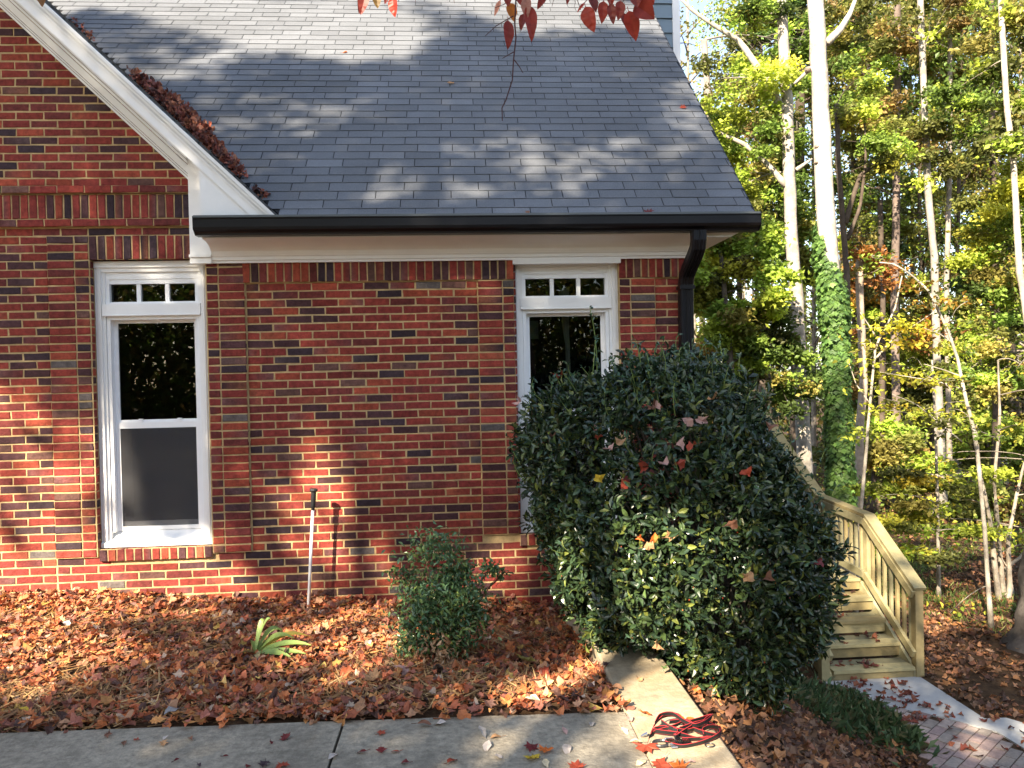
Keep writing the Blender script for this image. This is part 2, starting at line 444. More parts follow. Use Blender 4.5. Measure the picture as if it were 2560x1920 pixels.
# eave cornice
def cornice(b):
    pr = [(.0, 2.705), (-.05, 2.705), (-.05, 2.722), (-.062, 2.728), (-.062, 2.752), (-.072, 2.762), (-.075, 2.772)]
    for i in range(7):
        t = i / 6 * math.pi / 2
        pr.append((-.078 - .205 * (1 - math.cos(t)), 2.775 + .085 * math.sin(t)))
    pr += [(-.298, 2.862), (-.298, 3.0), (0, 3.0)]
    b.prism(pr, -1.965, 2.02)
W('eave_cornice', cornice, m_white)
W('frieze_end', lambda b: (b.box(-2.137, -1.967, -.060, -.002, 2.775, 3.50), b.box(-2.140, -1.967, -.078, -.002, 2.752, 2.774), b.box(-2.137, -1.967, -.066, -.002, 2.703, 2.751)), m_white)
W('eave_return', lambda b: (b.prism([(2.022, 2.835), (2.24, 2.835), (2.44, 2.93), (2.44, 3.0), (2.022, 3.0)], -.296, .35, axis='y'), b.prism([(2.022, 2.96), (2.40, 2.96), (2.40, 3.0), (2.022, 3.0)], .351, 1.0, axis='y')), m_white)
W('window_head_frieze', lambda b: b.box(.476, 1.384, -.064, -.003, 2.668, 2.7035), m_white)
# boxed end of the gable rake, rake fascia, soffit and frieze
def porkchop(b):
    xt = -1.392 + (3.0 - 3.047) / -.967
    b.prism([(-1.97, 3.004), (-1.36, 3.004), (-1.97, rake(-1.97) - .02)], -.299, .05, axis='y')
W('gable_end_box', porkchop, m_white)
def rakeboard(b):
    xl, xr = -4.6, -1.35
    for (d0, d1, y) in ((.016, .050, -.345), (.054, .078, -.332), (.088, .20, -.312)):
        b.prism([(xl, rake(xl) - d0), (xr - d0 * .4, rake(xr - d0 * .4) - d0), (xr - d1 * .95, rake(xr - d1 * .95) - d1), (xl, rake(xl) - d1)], y, -.3005, axis='y')
    b.prism([(xl, rake(xl) - .016), (xr, rake(xr) - .016), (xr - .09, rake(xr - .09) - .088), (xl, rake(xl) - .088)], -.3115, -.3005, axis='y'); b.prism([(xl, rake(xl) - .10), (xr - .12, rake(xr - .12) - .10), (xr - .13, rake(xr - .13) - .113), (xl, rake(xl) - .113)], -.324, -.3125, axis='y')
W('rake_fascia', rakeboard, m_white)
def rakesoff(b):
    xl, xr = -4.6, -1.971
    b.prism([(xl, rake(xl) - .175), (xr, rake(xr) - .175), (xr, rake(xr) - .195), (xl, rake(xl) - .195)], -.300, .0, axis='y')
W('rake_soffit', rakesoff, m_white)
def rakefr(b):
    xl, xr = -4.6, -2.1375
    for d0, d1, y in ((.196, .23, -.085), (.236, .262, -.066), (.270, .34, -.040), (.346, .362, -.034), (.368, .39, -.030)):
        b.prism([(xl, rake(xl) - d0), (xr, rake(xr) - d0), (xr, rake(xr) - d1), (xl, rake(xl) - d1)], y, -.002, axis='y')
    b.prism([(-2.137, 3.501), (-1.972, 3.501), (-1.972, rake(-1.972) - .196), (-2.137, rake(-2.137) - .196)], -.056, -.002, axis='y')
W('rake_frieze', rakefr, m_white)

# roofs
SQ = math.sqrt(.5)
def roofpt(x, s, n=0): return (x, -.36 + s * SQ - n * SQ, 3.0 + s * SQ + n * SQ)
E_ = .127
def valley(y):   # x of the valley where the gable roof meets the main roof at this Y
    return -1.392 - (y + 3.36 - 3.047) / .967 + .02
def shingles(b):
    wav = np.cumsum(rng.normal(0, .0012, 80))
    for k in range(52):
        s0 = k * E_ - (.03 if k == 0 else 0); s1 = (k + 1) * E_ + .02
        ym = -.36 + (s0 + s1) / 2 * SQ
        xl = max(valley(ym), -6.2); xr = 2.435
        off = (k % 2) * .1525 + wav[k] * 3 + [0, .03, -.02, .05][k % 4]
        i0 = int((xl - off) / .305) - 1
        ph = rng.uniform(0, 6)
        for i in range(i0, 40):
            a = off + i * .305 + .0035; c_ = a + .298
            a2, c2 = max(a, xl), min(c_, xr)
            if c2 - a2 < .012: continue
            col = np.array((.140, .150, .168)) * rng.lognormal(0, .075)
            if k < 1: col = col * 1.1
            t = .007 + rng.uniform(-.0012, .0012); dz = .004 * math.sin(a * 1.1 + ph) + rng.uniform(-.0015, .0015)
            fl = .012 if (k == 0) else 0
            lf = rng.uniform(0, .0025); rt = rng.uniform(0, .0025)
            V = [roofpt(a2, s0 + dz, t + lf), roofpt(c2, s0 + dz + rng.uniform(-.002, .002), t + rt), roofpt(c2 + fl * 0, s1, .0015), roofpt(a2, s1, .0015), roofpt(a2, s0 + dz, 0), roofpt(c2, s0 + dz, 0)]
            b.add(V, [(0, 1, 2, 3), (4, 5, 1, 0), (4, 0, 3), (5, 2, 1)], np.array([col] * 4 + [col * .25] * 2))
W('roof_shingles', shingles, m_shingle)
def deck(b):
    n = 30; s = np.linspace(0, 6.5, n)
    V = []; F = []
    for i, si in enumerate(s):
        y = -.36 + si * SQ; V += [roofpt(max(valley(y), -6.2), si, -.001), roofpt(2.425, si, -.001), roofpt(2.425, si, -.06), roofpt(max(valley(y), -6.2), si, -.06)]
    for i in range(n - 1):
        for j in range(4): F.append((4 * i + j, 4 * i + (j + 1) % 4, 4 * i + 4 + (j + 1) % 4, 4 * i + 4 + j))
    F += [(0, 3, 2, 1)]
    b.add(V, F)
    b.box(-5, 2.425, 4.3, 8, 7.45, 7.5)
W('roof_underlay', deck, m_dark)
def rakeflash(b):   # drip edge and side fascia of the main roof's right rake
    b.add([roofpt(2.426, 0, .004), roofpt(2.426, 6.5, .004), roofpt(2.426, 6.5, -.02), roofpt(2.426, 0, -.02), roofpt(2.442, 0, .004), roofpt(2.442, 6.5, .004), roofpt(2.442, 6.5, -.02), roofpt(2.442, 0, -.02)],
          [(0, 1, 5, 4), (3, 7, 6, 2), (4, 5, 6, 7), (0, 3, 2, 1), (0, 4, 7, 3)])
W('drip_edge', rakeflash, m_gutter)
W('rake_board', lambda b: b.add([roofpt(2.40, .05, -.062), roofpt(2.40, 6.5, -.062), roofpt(2.40, 6.5, -.2), roofpt(2.40, .15, -.2), roofpt(2.436, .05, -.062), roofpt(2.436, 6.5, -.062), roofpt(2.436, 6.5, -.2), roofpt(2.436, .15, -.2)],
          [(0, 1, 5, 4), (3, 7, 6, 2), (4, 5, 6, 7), (0, 3, 2, 1), (0, 4, 7, 3)]), m_white)
def groof(b):        # gable roof slab whose edge shows as a thin dark line, with shingle laps
    for k in range(40):
        x0 = -1.33 - k * .0885; x1 = x0 - .10
        b.add([(x0, -.345, rake(x0) + .012), (x1, -.345, rake(x1) + .004), (x1, 6, rake(x1) + .004), (x0, 6, rake(x0) + .012), (x0, -.345, rake(x0) - .014), (x1, -.345, rake(x1) - .014)],
              [(0, 3, 2, 1), (4, 5, 1, 0)], np.array((.07, .075, .085)) * rng.lognormal(0, .1))
W('gable_shingles', groof, m_shingle)

# gutter and downspout
def gutter(b):
    pr = [(-.301, 2.870), (-.385, 2.870), (-.388, 2.884), (-.398, 2.893), (-.425, 2.905), (-.434, 2.925), (-.434, 2.984), (-.440, 2.988), (-.440, 3.006), (-.430, 3.010),
          (-.424, 3.004), (-.424, 2.92), (-.39, 2.9), (-.38, 2.878), (-.306, 2.878), (-.306, 3.004), (-.301, 3.004)]
    b.prism(pr, -1.985, 2.448)
    for x in (-1.987, 2.4485):
        b.prism([(-.301, 2.869), (-.385, 2.869), (-.434, 2.91), (-.441, 3.008), (-.301, 3.008)], x, x + .0022)
gut = W('gutter', gutter, m_gutter)
b = MB(); b.box(-1.98, 2.44, -.4455, -.4405, 2.996, 3.006); b.box(-1.98, 2.44, -.441, -.436, 3.0085, 3.0125); lip = b.build('gutter_lip', material('gutter_edge', (.10, .115, .125), rough=.3, spec=.6), gut)
def dspout(b):
    path = [(1.955, -.375, 2.872), (1.955, -.375, 2.80), (1.952, -.36, 2.74), (1.945, -.30, 2.68), (1.940, -.17, 2.60), (1.935, -.11, 2.55), (1.932, -.085, 2.48), (1.93, -.08, 2.3), (1.93, -.08, 1.2), (1.93, -.08, 0), (1.93, -.08, -.9)]
    wx, wy = .058, .040
    V = []
    n = len(path)
    for i, p in enumerate(path):
        ccs = [(-1, -.6), (-.85, -1), (-.5, -1), (-.4, -.8), (-.1, -.8), (0, -1), (.1, -.8), (.4, -.8), (.5, -1), (.85, -1), (1, -.6), (1, 1), (-1, 1)]
        a = path[max(i - 1, 0)]; c = path[min(i + 1, n - 1)]
        d = np.array(c) - np.array(a); d = d / np.linalg.norm(d)
        x = np.array((1, 0, 0.)); y = np.cross(d, x); y = y / np.linalg.norm(y)
        if y[1] < 0: y = -y
        for u, v in ccs: V.append(np.array(p) + x * u * wx + y * v * wy)
    k = 13; F = []
    for i in range(n - 1):
        for j in range(k): F.append((i * k + j, (i + 1) * k + j, (i + 1) * k + (j + 1) % k, i * k + (j + 1) % k))
    b.add(V, F)
dsp = W('downspout', dspout, m_gutter)
for z_, y_ in ((2.435, -.135), (1.9, -.123)):
    b = MB(); b.box(1.866, 1.994, y_, -.02, z_, z_ + .03); b.build('strap', m_gutter, dsp)

# upper storey siding seen beyond the roof's right rake
def siding(b):
    z = -2.2; k = 0
    while z < 8.6:
        b.prism([(3.99, z), (4.012, z + .2), (4.10, z + .2), (4.10, z)], -3.4, 3.05); z += .2
    b.box(3.05, 3.10, 4.03, 9, -2.2, 8.6)
W('siding', siding, m_siding)
W('corner_board', lambda b: b.box(3.0505, 3.152, 3.985, 4.028, -2.2, 8.6), m_white)

# windows
def window(x0, name):
    zt, zb = 2.742, .409; y = .07; x1 = x0 + .892
    b = MB()      # casing (brick mould) with stepped profile
    for k, (d, yy) in enumerate(((0, y - .022), (.022, y - .03), (.05, y - .012))):
        e = (.022, .028, .025)[k]
        a0, a1 = x0 + d, x1 - d
        b.box(a0, a0 + e - .0003, yy, y + .06, zb + .05, zt - (.05 if k == 0 else .05)); b.box(a1 - e + .0003, a1, yy, y + .06, zb + .05, zt - .05)
    b.box(x0, x1, y - .035, y + .06, zt - .05, zt)
    b.box(x0 + .05, x1 - .05, y - .02, y + .06, zt - .085, zt - .0503)
    o = b.build(name, m_white, house)
    b = MB(); b.box(x0 + .075, x1 - .075, y + .001, y + .055, 2.6, zt - .0853); b.box(x0 + .075, x0 + .104, y + .001, y + .055, 2.395, 2.5997); b.box(x1 - .104, x1 - .075, y + .001, y + .055, 2.395, 2.5997)
    b.box(x0 + .1042, x1 - .1042, y + .008, y + .055, 2.562, 2.5997); b.box(x0 + .1042, x1 - .1042, y + .008, y + .055, 2.395, 2.415)
    b.build('transom_frame', m_vinyl, o)
    gx0, gx1 = x0 + .1042, x1 - .1042; wd = (gx1 - gx0)
    b = MB(); b.box(gx0, gx1, y + .04, y + .044, 2.415, 2.562); b.build('transom_pane', m_glass, o)
    for t in (1 / 3, 2 / 3):
        b = MB(); xm = gx0 + wd * t; b.box(xm - .0165, xm + .0165, y + .014, y + .0395, 2.4153, 2.5617); b.build('muntin', m_vinyl, o)
    b = MB(); b.box(x0 + .055, x1 - .055, y - .03, y + .055, 2.298, 2.3945); b.box(x0 + .06, x1 - .06, y - .036, y - .0303, 2.298, 2.308); b.build('transom_bar', m_white, o)
    b = MB()    # sash frame
    f0, f1, ft, fb = x0 + .0772, x1 - .0772, 2.2975, .525
    b.box(f0, f0 + .028, y + .0, y + .10, fb, ft); b.box(f1 - .028, f1, y + .0, y + .10, fb, ft); b.box(f0 + .0283, f1 - .0283, y + .0, y + .10, ft - .03, ft)
    b.build('window_frame', m_vinyl, o)
    s0, s1 = f0 + .0285, f1 - .0285; y += .045
    b = MB()
    b.box(s0, s0 + .032, y + .018, y + .04, 1.41, ft - .0305); b.box(s1 - .032, s1, y + .018, y + .04, 1.41, ft - .0305); b.box(s0 + .0323, s1 - .0323, y + .018, y + .04, ft - .055, ft - .0305); b.box(s0 + .0323, s1 - .0323, y + .018, y + .04, 1.405, 1.443)
    up = b.build('upper_sash', m_vinyl, o)
    b = MB(); b.box(s0 + .0325, s1 - .0325, y + .028, y + .032, 1.4435, ft - .0553); b.build('upper_pane', m_glass, o)
    b = MB()
    b.box(s0 + .001, s0 + .034, y + .002, y + .0165, .56, 1.372); b.box(s1 - .034, s1 - .001, y + .002, y + .0165, .56, 1.372); b.box(s0 + .001, s1 - .001, y + .002, y + .0165, 1.3725, 1.425); b.box(s0 + .001, s1 - .001, y + .002, y + .0165, .527, .5597)
    lo = b.build('screen_frame', m_vinyl, o)
    b = MB(); b.box(s0 + .0345, s1 - .0345, y + .008, y + .009, .56, 1.372); b.build('insect_screen', m_mesh, o)
    b = MB(); b.box(s0 + .004, s1 - .004, y + .030, y + .034, .60, 1.404); b.build('lower_pane', m_glass, o)
    b = MB(); b.box(s0 + .004, s1 - .004, y + .022, y + .045, .530, .5995); b.build('bottom_rail', m_vinyl, o)
    for t in (.28, .74):
        xm = s0 + (s1 - s0) * t
        b = MB(); b.box(xm - .03, xm + .03, y + .003, y + .02, 1.4255, 1.4335); b.prism([(xm - .024, 1.434), (xm + .012, 1.434), (xm + .03, 1.449), (xm - .004, 1.452)], y + .004, y + .016, axis='y'); b.build('sash_lock', m_vinyl, o)
    b = MB(); b.prism([(y - .085, .4085), (y - .085, .445), (y - .045, .47), (y + .013, .524), (y + .013, .4085)], x0 + .002, x1 - .002); b.build('window_sill', m_white, o)
    return o
w1 = window(-2.936, 'window'); w2 = window(.484, 'window')

# dark rooms behind the glass; the right one looks through to the porch
for rm_ in ((-3.6, -1.5, 2.3, []), (.1, 1.84, 2.3, [(.70, .93, 2.15, 2.36), (.72, .84, .9, 1.25), (1.52, 1.62, 2.62, 2.74)])):
    def room(b):
        x0, x1, yb, holes = rm_
        b.box(x0 - .02, x0, .13, yb, 0, 3); b.box(x1, x1 + .006, .13, yb, 0, 3); b.box(x0, x1, .13, yb, 2.99, 3.0); b.box(x0, x1, .13, yb, -.02, 0)
        if not holes: b.box(x0, x1, yb, yb + .02, 0, 3)
        else:
            xs = sorted({x0, x1, *[h[0] for h in holes], *[h[1] for h in holes]}); zsn = sorted({0, 3, *[h[2] for h in holes], *[h[3] for h in holes]})
            for i in range(len(xs) - 1):
                for j in range(len(zsn) - 1):
                    cx, cz = (xs[i] + xs[i + 1]) / 2, (zsn[j] + zsn[j + 1]) / 2
                    if not any(h[0] < cx < h[1] and h[2] < cz < h[3] for h in holes): b.box(xs[i], xs[i + 1], yb, yb + .02, zsn[j], zsn[j + 1])
    W('room', room, m_room)
def post(b): b.tube([(.975, .32, 0), (.975, .32, 2.0), (.965, .32, 2.1), (.95, .32, 2.5)], [.021, .021, .026, .05], 10)
W('inside_post', post, material('porch_post', (.55, .55, .45), rough=.5))
# ------------------------------------------------------------------ ground
def sstep(a, b, x): t = np.clip((x - a) / (b - a), 0, 1); return t * t * (3 - 2 * t)
def vnoise(x, y, s=1.0, seed=0):
    return (np.sin(x * 1.7 * s + seed + 1.3 * np.sin(y * 1.1 * s + seed)) + np.sin(y * 2.3 * s + 1.7 * seed + 1.1 * np.sin(x * 1.9 * s)) + .5 * np.sin((x + y) * 4.1 * s + seed)) / 2.5
def bedz(x, y):
    zw = -.20 - .068 * x
    t = sstep(-2.5, -.1, y)
    return (-.035 * (1 - t) + zw * t) + .022 * vnoise(x, y, 2.2) - .03 * sstep(-2.0, -2.35, y) * 0
def gz(x, y):
    x = np.asarray(x, float); y = np.asarray(y, float)
    near = bedz(x, y)
    t = sstep(1.25, 3.7, x + .25 * np.clip(y + 1, -3, 0) * 0)
    low = -1.665 - .02 * np.clip(x - 5, 0, 60) - .035 * np.clip(y - 4, 0, 80) + .05 * vnoise(x, y, .45, 2) * sstep(5.3, 8, x)
    slope = -.14 + (low + .14) * t
    z = np.where(x > 1.2, slope, near)
    z = np.where((y < -2.62) & (x <= 1.2), -.10, z)
    # under and behind the house
    z = np.where((y > .05) & (x < 1.9), -.75 - 1.0 * sstep(0, 9, y), z)
    return z
def grid(x0, x1, nx, y0, y1, ny, zf, cut=None):
    X, Yg = np.meshgrid(np.linspace(x0, x1, nx), np.linspace(y0, y1, ny), indexing='ij')
    Zg = zf(X, Yg); V = np.stack([X, Yg, Zg], -1).reshape(-1, 3)
    i, j = np.meshgrid(np.arange(nx - 1), np.arange(ny - 1), indexing='ij'); a = (i * ny + j).ravel()
    F = np.stack([a, a + ny, a + ny + 1, a + 1], 1)
    return V, F
def axisvals(*segs):
    return np.unique(np.concatenate([np.linspace(*s) for s in segs]))
gx = axisvals((-90, -8, 20), (-8, 1.19, 70), (1.21, 8, 90), (8, 30, 40), (30, 140, 24)); gy = axisvals((-70, -8, 24), (-8, -2.66, 14), (-2.6, .03, 60), (.06, 8, 60), (8, 30, 40), (30, 160, 26))
X, Yg = np.meshgrid(gx, gy, indexing='ij'); Zg = gz(X, Yg)
ny = len(gy); i, j = np.meshgrid(np.arange(len(gx) - 1), np.arange(ny - 1), indexing='ij'); a = (i * ny + j).ravel()
b = MB(); b.add(np.stack([X, Yg, Zg], -1).reshape(-1, 3), np.stack([a, a + ny, a + ny + 1, a + 1], 1))
tag(b.build('ground', m_soil, smooth=True), kind='structure', label='leaf strewn soil of the planting bed and the forest floor')
# walkway slabs, with a joint at x=-.62, and the cap wall that runs to the house
def slab(x0, x1, y0, yl, yr, name='walkway'):
    b = MB(); n = 24; xs = np.linspace(x0, x1, n); e = .006
    top = [(x, yl + (yr - yl) * (x - x0) / (x1 - x0) + rng.normal(0, .0018)) for x in xs]
    V = [(x, y, -.004) for x, y in top] + [(x, y - .008, 0) for x, y in top] + [(x, y0, 0) for x, y in top] + [(x, y, -.25) for x, y in top]
    F = []
    for i in range(n - 1): F += [(i, i + 1, n + i + 1, n + i), (n + i, n + i + 1, 2 * n + i + 1, 2 * n + i), (3 * n + i, 3 * n + i + 1, i + 1, i)]
    F += [(n, 2 * n, 3 * n, 0), (2 * n - 1, n - 1, 4 * n - 1, 3 * n - 1)]
    b.add(V, F); return tag(b.build(name, m_conc), kind='structure')
slab(-3.75, -.628, -4.7, -2.36, -2.478); slab(-.614, .816, -4.7, -2.478, -2.545); slab(-7, -3.762, -4.7, -2.27, -2.36)
def capwall():
    b = MB()
    L = [(.822, -4.7), (.822, -2.60), (.826, -2.2), (.834, -1.6), (.83, -1.1), (.80, -.62), (.79, -.50)]
    Rr = [(1.213, -4.7), (1.213, -2.6), (1.213, -2.2), (1.212, -1.6), (1.21, -1.1), (1.21, -.62), (1.21, -.50)]
    n = len(L); V = []
    for (x, y), (p, q) in zip(L, Rr): V += [(x, y, -.4), (x, y, -.012), (x + .012, y, 0), (p - .012, q, 0), (p, q, -.012), (p, q, -.9)]
    F = []
    for i in range(n - 1):
        for j in range(5): F.append((6 * i + j, 6 * i + j + 1, 6 * (i + 1) + j + 1, 6 * (i + 1) + j))
    F += [tuple(range(6 * (n - 1), 6 * n))]
    b.add(V, F); return tag(b.build('path', m_conc2), kind='structure')
capwall()
tag(link('driveway', None)) if False else None
b = MB(); b.box(-16, 1.2, -14, -4.9, -.12, -.02); tag(b.build('driveway', m_conc), kind='structure')

# white slab and pavers at the stair foot
ZL = -1.65
b = MB()
pg = [(3.86, 1.75), (3.86, 1.12), (4.24, .93), (4.62, .62), (4.90, .30), (4.94, -.5), (5.0, -1.2), (6.2, -1.2), (5.36, .30), (5.18, .56), (4.97, .57), (4.965, 1.75)]
n = len(pg); b.add([(x, y, ZL) for x, y in pg] + [(x, y, ZL - .1) for x, y in pg], [tuple(range(n))] + [(i, n + i, n + (i + 1) % n, (i + 1) % n) for i in range(n)])
tag(b.build('stair_pad', m_slab), kind='structure', label='new white concrete pad at the foot of the wooden stairs')
b = MB(); cs = [(.34, .25, .22), (.30, .22, .20), (.27, .23, .20), (.36, .29, .25)]
ang = R(38)
from math import cos, sin
def inpoly(x, y, P):
    c = False; n = len(P); j = n - 1
    for i in range(n):
        if (P[i][1] > y) != (P[j][1] > y) and x < (P[j][0] - P[i][0]) * (y - P[i][1]) / (P[j][1] - P[i][1]) + P[i][0]: c = not c
        j = i
    return c
pp = [(4.22, .90), (4.60, .60), (4.885, .28), (4.92, -.5), (4.98, -1.4), (3.3, -1.6), (3.9, -.2), (4.12, .2)]
for i in range(-40, 40):
    for j in range(-60, 60):
        u0 = i * .205 + (j % 2) * .1; v0 = j * .102
        cx, cy = u0 + .1, v0 + .05
        x, y = 4.3 + cx * cos(ang) - cy * sin(ang), 0 + cx * sin(ang) + cy * cos(ang)
        if not inpoly(x, y, pp): continue
        M = Matrix.Translation((4.3, 0, ZL)) @ Matrix.Rotation(ang, 4, 'Z') @ Matrix.Translation((u0, v0, 0))
        b.box(.004, .198, .004, .096, -.06, -.002 + rng.uniform(-.004, .003), palette(1, cs, None, .1)[0], M=M)
tag(b.build('paver_path', m_paver), kind='structure')
b = MB(); b.add([(x, y, ZL - .012) for x, y in pp], [tuple(range(len(pp)))]); tag(b.build('paver_bedding', m_soil), kind='structure')

# ------------------------------------------------------------------ wooden stairs
WC = [(.36, .31, .165), (.29, .265, .155), (.40, .345, .18), (.33, .265, .13)]
wc = lambda: palette(1, WC, None, .12)[0]
st = thing('wooden_staircase', 'new greenish treated wood staircase with railings climbing from the white pad', 'staircase', (4.45, 1.6, ZL))
def sp(name, fill, parent=st):
    b = MB(); fill(b); return b.build(name, m_lumber, parent)
SX0, SX1 = 3.985, 4.90
TZ = [-1.535, -1.36, -1.19, -1.02, -.86]; GO = .28; Y0 = 1.60
for k, z in enumerate(TZ[:-1]):
    y = Y0 + k * GO
    sp('tread', lambda b: (b.box(SX0, SX1, y - .025, y + .125, z - .036, z, wc()), b.box(SX0, SX1, y + .131, y + .272, z - .036, z, wc())))
    zb = ZL + .002 if k == 0 else TZ[k - 1] + .024
    sp('riser', lambda b: b.box(SX0 + .002, SX1 - .002, y, y + .026, zb, z - .0365, wc()))
LY0, LY1 = Y0 + 4 * GO, 3.9
LZ = TZ[-1]
sp('riser', lambda b: b.box(SX0 + .002, SX1 - .002, LY0, LY0 + .026, TZ[-2] + .024, LZ - .0365, wc()))
nb = 9
def lnd(b):
    for i in range(nb):
        d = (LY1 - LY0 + .02) / nb; b.box(SX0, SX1, LY0 - .02 + i * d, LY0 - .02 + (i + 1) * d - .006, LZ - .036, LZ, wc())
sp('landing', lnd)
R2 = .16; z = LZ; y = LY1
for k in range(8):
    z += R2
    sp('riser', lambda b: b.box(SX0 + .002, SX1 - .002, y, y + .026, z - R2 + .002, z - .0365, wc()))
    sp('tread', lambda b: (b.box(SX0, SX1, y - .025, y + .125, z - .036, z, wc()), b.box(SX0, SX1, y + .131, y + .272, z - .036, z, wc())))
    y += GO
DZ, DY = z, y
sp('deck_platform', lambda b: [b.box(3.16, 5.05, DY + i * .146, DY + i * .146 + .140, DZ - .036, DZ, wc()) for i in range(16)])
sp('deck_skirt', lambda b: (b.box(3.16, 5.05, DY - .04, DY - .001, DZ - .28, DZ - .001, wc())) )
# stringers
for X_ in (SX0 - .045, SX1 + .004):
    sp('stringer', lambda b: (b.prism([(Y0 - .0, ZL), (Y0, TZ[0] - .04), (LY0, LZ - .04), (LY0, LZ - .30), (Y0 + .30, ZL)], X_, X_ + .038, wc()),
                              b.prism([(LY0 + .001, LZ - .04), (LY1, LZ - .04), (DY, DZ - .06), (DY, DZ - .32), (LY1, LZ - .30), (LY0 + .001, LZ - .30)], X_, X_ + .038, wc())))
rl = [(Y0 - .03, -.665), (2.60, -.045), (3.86, -.005), (DY + .05, 1.25)]     # top of the rail cap
for side, X_ in (('r', 4.965), ('l', 3.90)):
    s = 1 if side == 'r' else -1
    for (y, zt_) in ((Y0 + .03, rl[0][1] - .03), (2.62, -.07), (3.84, -.03), (DY + .05, 1.20)):
        zb_p = ZL + .002 if y < 2 else (gz(X_, y) - .05)
        sp('post', lambda b: b.box(X_ - .045, X_ + .045, y - .045, y + .045, float(zb_p), zt_ + (.0), wc()))
    for i in range(3):
        (ya, za), (yb, zb2) = rl[i], rl[i + 1]
        up = (0, 0, 1)
        sp('rail_cap', lambda b: b.bar((X_ + .0 * s, ya, za - .018), (X_ + .0 * s, yb, zb2 - .018), .14, .036, wc()))
        xi = X_ - s * .066
        sp('top_rail', lambda b: b.bar((xi, ya + .03, za - .085), (xi, yb, zb2 - .085), .038, .088, wc()))
        lo = .70
        sp('bottom_rail', lambda b: b.bar((xi, ya + .03, za - lo - .04), (xi, yb, zb2 - lo - .04), .038, .088, wc()))
        nbal = int((yb - ya) / .125)
        for q in range(1, nbal):
            t = q / nbal; yy = ya + (yb - ya) * t; zz = za + (zb2 - za) * t
            sp('baluster', lambda b: b.box(xi + s * .0195, xi + s * .0535, yy - .017, yy + .017, zz - lo - .07, zz - .06, wc()))

# ------------------------------------------------------------------ fallen leaves on the ground (stuff) and pine straw
LIT = [((.56, .19, .07), 5), ((.44, .13, .06), 5), ((.32, .12, .08), 4), ((.58, .27, .09), 2.2), ((.42, .22, .12), 4), ((.12, .060, .045), 3), ((.50, .37, .27), .8), ((.58, .38, .10), .35)]
LC = [l[0] for l in LIT]; LW = [l[1] for l in LIT]
T_CR = [T_crump(i, 11, .45) for i in range(6)]
T_M, T_O, T_K, T_5 = T_maple(.18), T_oval(.55, .1, .15), T_oak(.15), T_star5(.2)
def litter(mb, n, xf, yf, zf, smin=.05, smax=.10, tilt=.35, lift=.03, cols=LC, wts=LW):
    x, y = xf(n), yf(n); keep = np.ones(n, bool)
    z = zf(x, y) + rng.uniform(.004, lift, n)
    sz = rng.uniform(smin, smax, n)
    a = rng.uniform(0, 2 * math.pi, n)
    tip = np.stack([np.cos(a), np.sin(a), rng.normal(0, tilt, n)], 1)
    nr = np.stack([rng.normal(0, tilt, n), rng.normal(0, tilt, n), np.ones(n)], 1)
    col = palette(n, cols, wts, .28)
    k = rng.integers(0, 10, n)
    pos = np.stack([x, y, z], 1)
    for sel, T in ((k < 1, T_5), (k == 1, T_CR[4]), (k == 2, T_CR[0]), (k == 3, T_CR[1]), (k == 4, T_CR[2]), (k == 5, T_CR[3]), (k == 6, T_O), (k == 7, T_M), (k == 8, T_CR[5]), (k == 9, T_K)):
        scatter(mb, T, pos[sel], tip[sel], nr[sel], sz[sel], col[sel], warp=.05)
def straw(mb, n, x, y, z):
    a = rng.uniform(0, math.pi, n) + rng.normal(0, .3, n)
    tip = np.stack([np.cos(a), np.sin(a), rng.normal(.02, .12, n)], 1); nr = np.stack([rng.normal(0, .4, n), rng.normal(0, .4, n), np.ones(n)], 1)
    col = palette(n, [(.36, .20, .075), (.26, .13, .055), (.42, .27, .12), (.18, .09, .045)], None, .2)
    scatter(mb, (T_needle()[0] * np.array([2.0, 1, 1]), T_needle()[1]), np.stack([x, y, z], 1), tip, nr, rng.uniform(.09, .17, n), col)
mb = MB()
N = 21000
x = rng.uniform(-5.2, .82, N); y = rng.uniform(-2.62, -.02, N)
edge = np.where(x < -.62, -2.36 - .0378 * (x + 3.75), -2.478 - .047 * (x + .62))
dens = .5 + .5 * vnoise(x, y, 1.6, 4) + .25 * (y > -1.1) + .35 * (x > .2)
k = (rng.random(N) < np.clip(dens + .25, .12, 1)) & (y > edge + .012 - np.abs(rng.normal(0, .022, N)))
x, y = x[k], y[k]
# heap against the wall at left
hz = lambda X, Y_: np.maximum(bedz(X, Y_), np.where(Y_ < -2.30, -.004, -1)) + .03 * sstep(-.6, 0, Y_)
litter(mb, len(x), lambda n: x, lambda n: y, hz, .03, .078, .34, .045)
litter_bed = tag(mb.build('leaf_litter', m_litter), kind='stuff', label='thick red brown fallen leaves covering the planting bed', cat='leaf litter')
mb = MB()
N = 26000; x = rng.uniform(-5.2, .8, N); y = rng.uniform(-2.4, -.05, N); k = rng.random(N) < np.clip(.55 - .6 * vnoise(x, y, 1.6, 4), .12, 1); x, y = x[k], y[k]
straw(mb, len(x), x, y, bedz(x, y) + rng.uniform(.006, .04, len(x)))
tag(mb.build('pine_straw', m_needle), kind='stuff', label='brown pine straw showing between the fallen leaves in the bed', cat='pine straw')
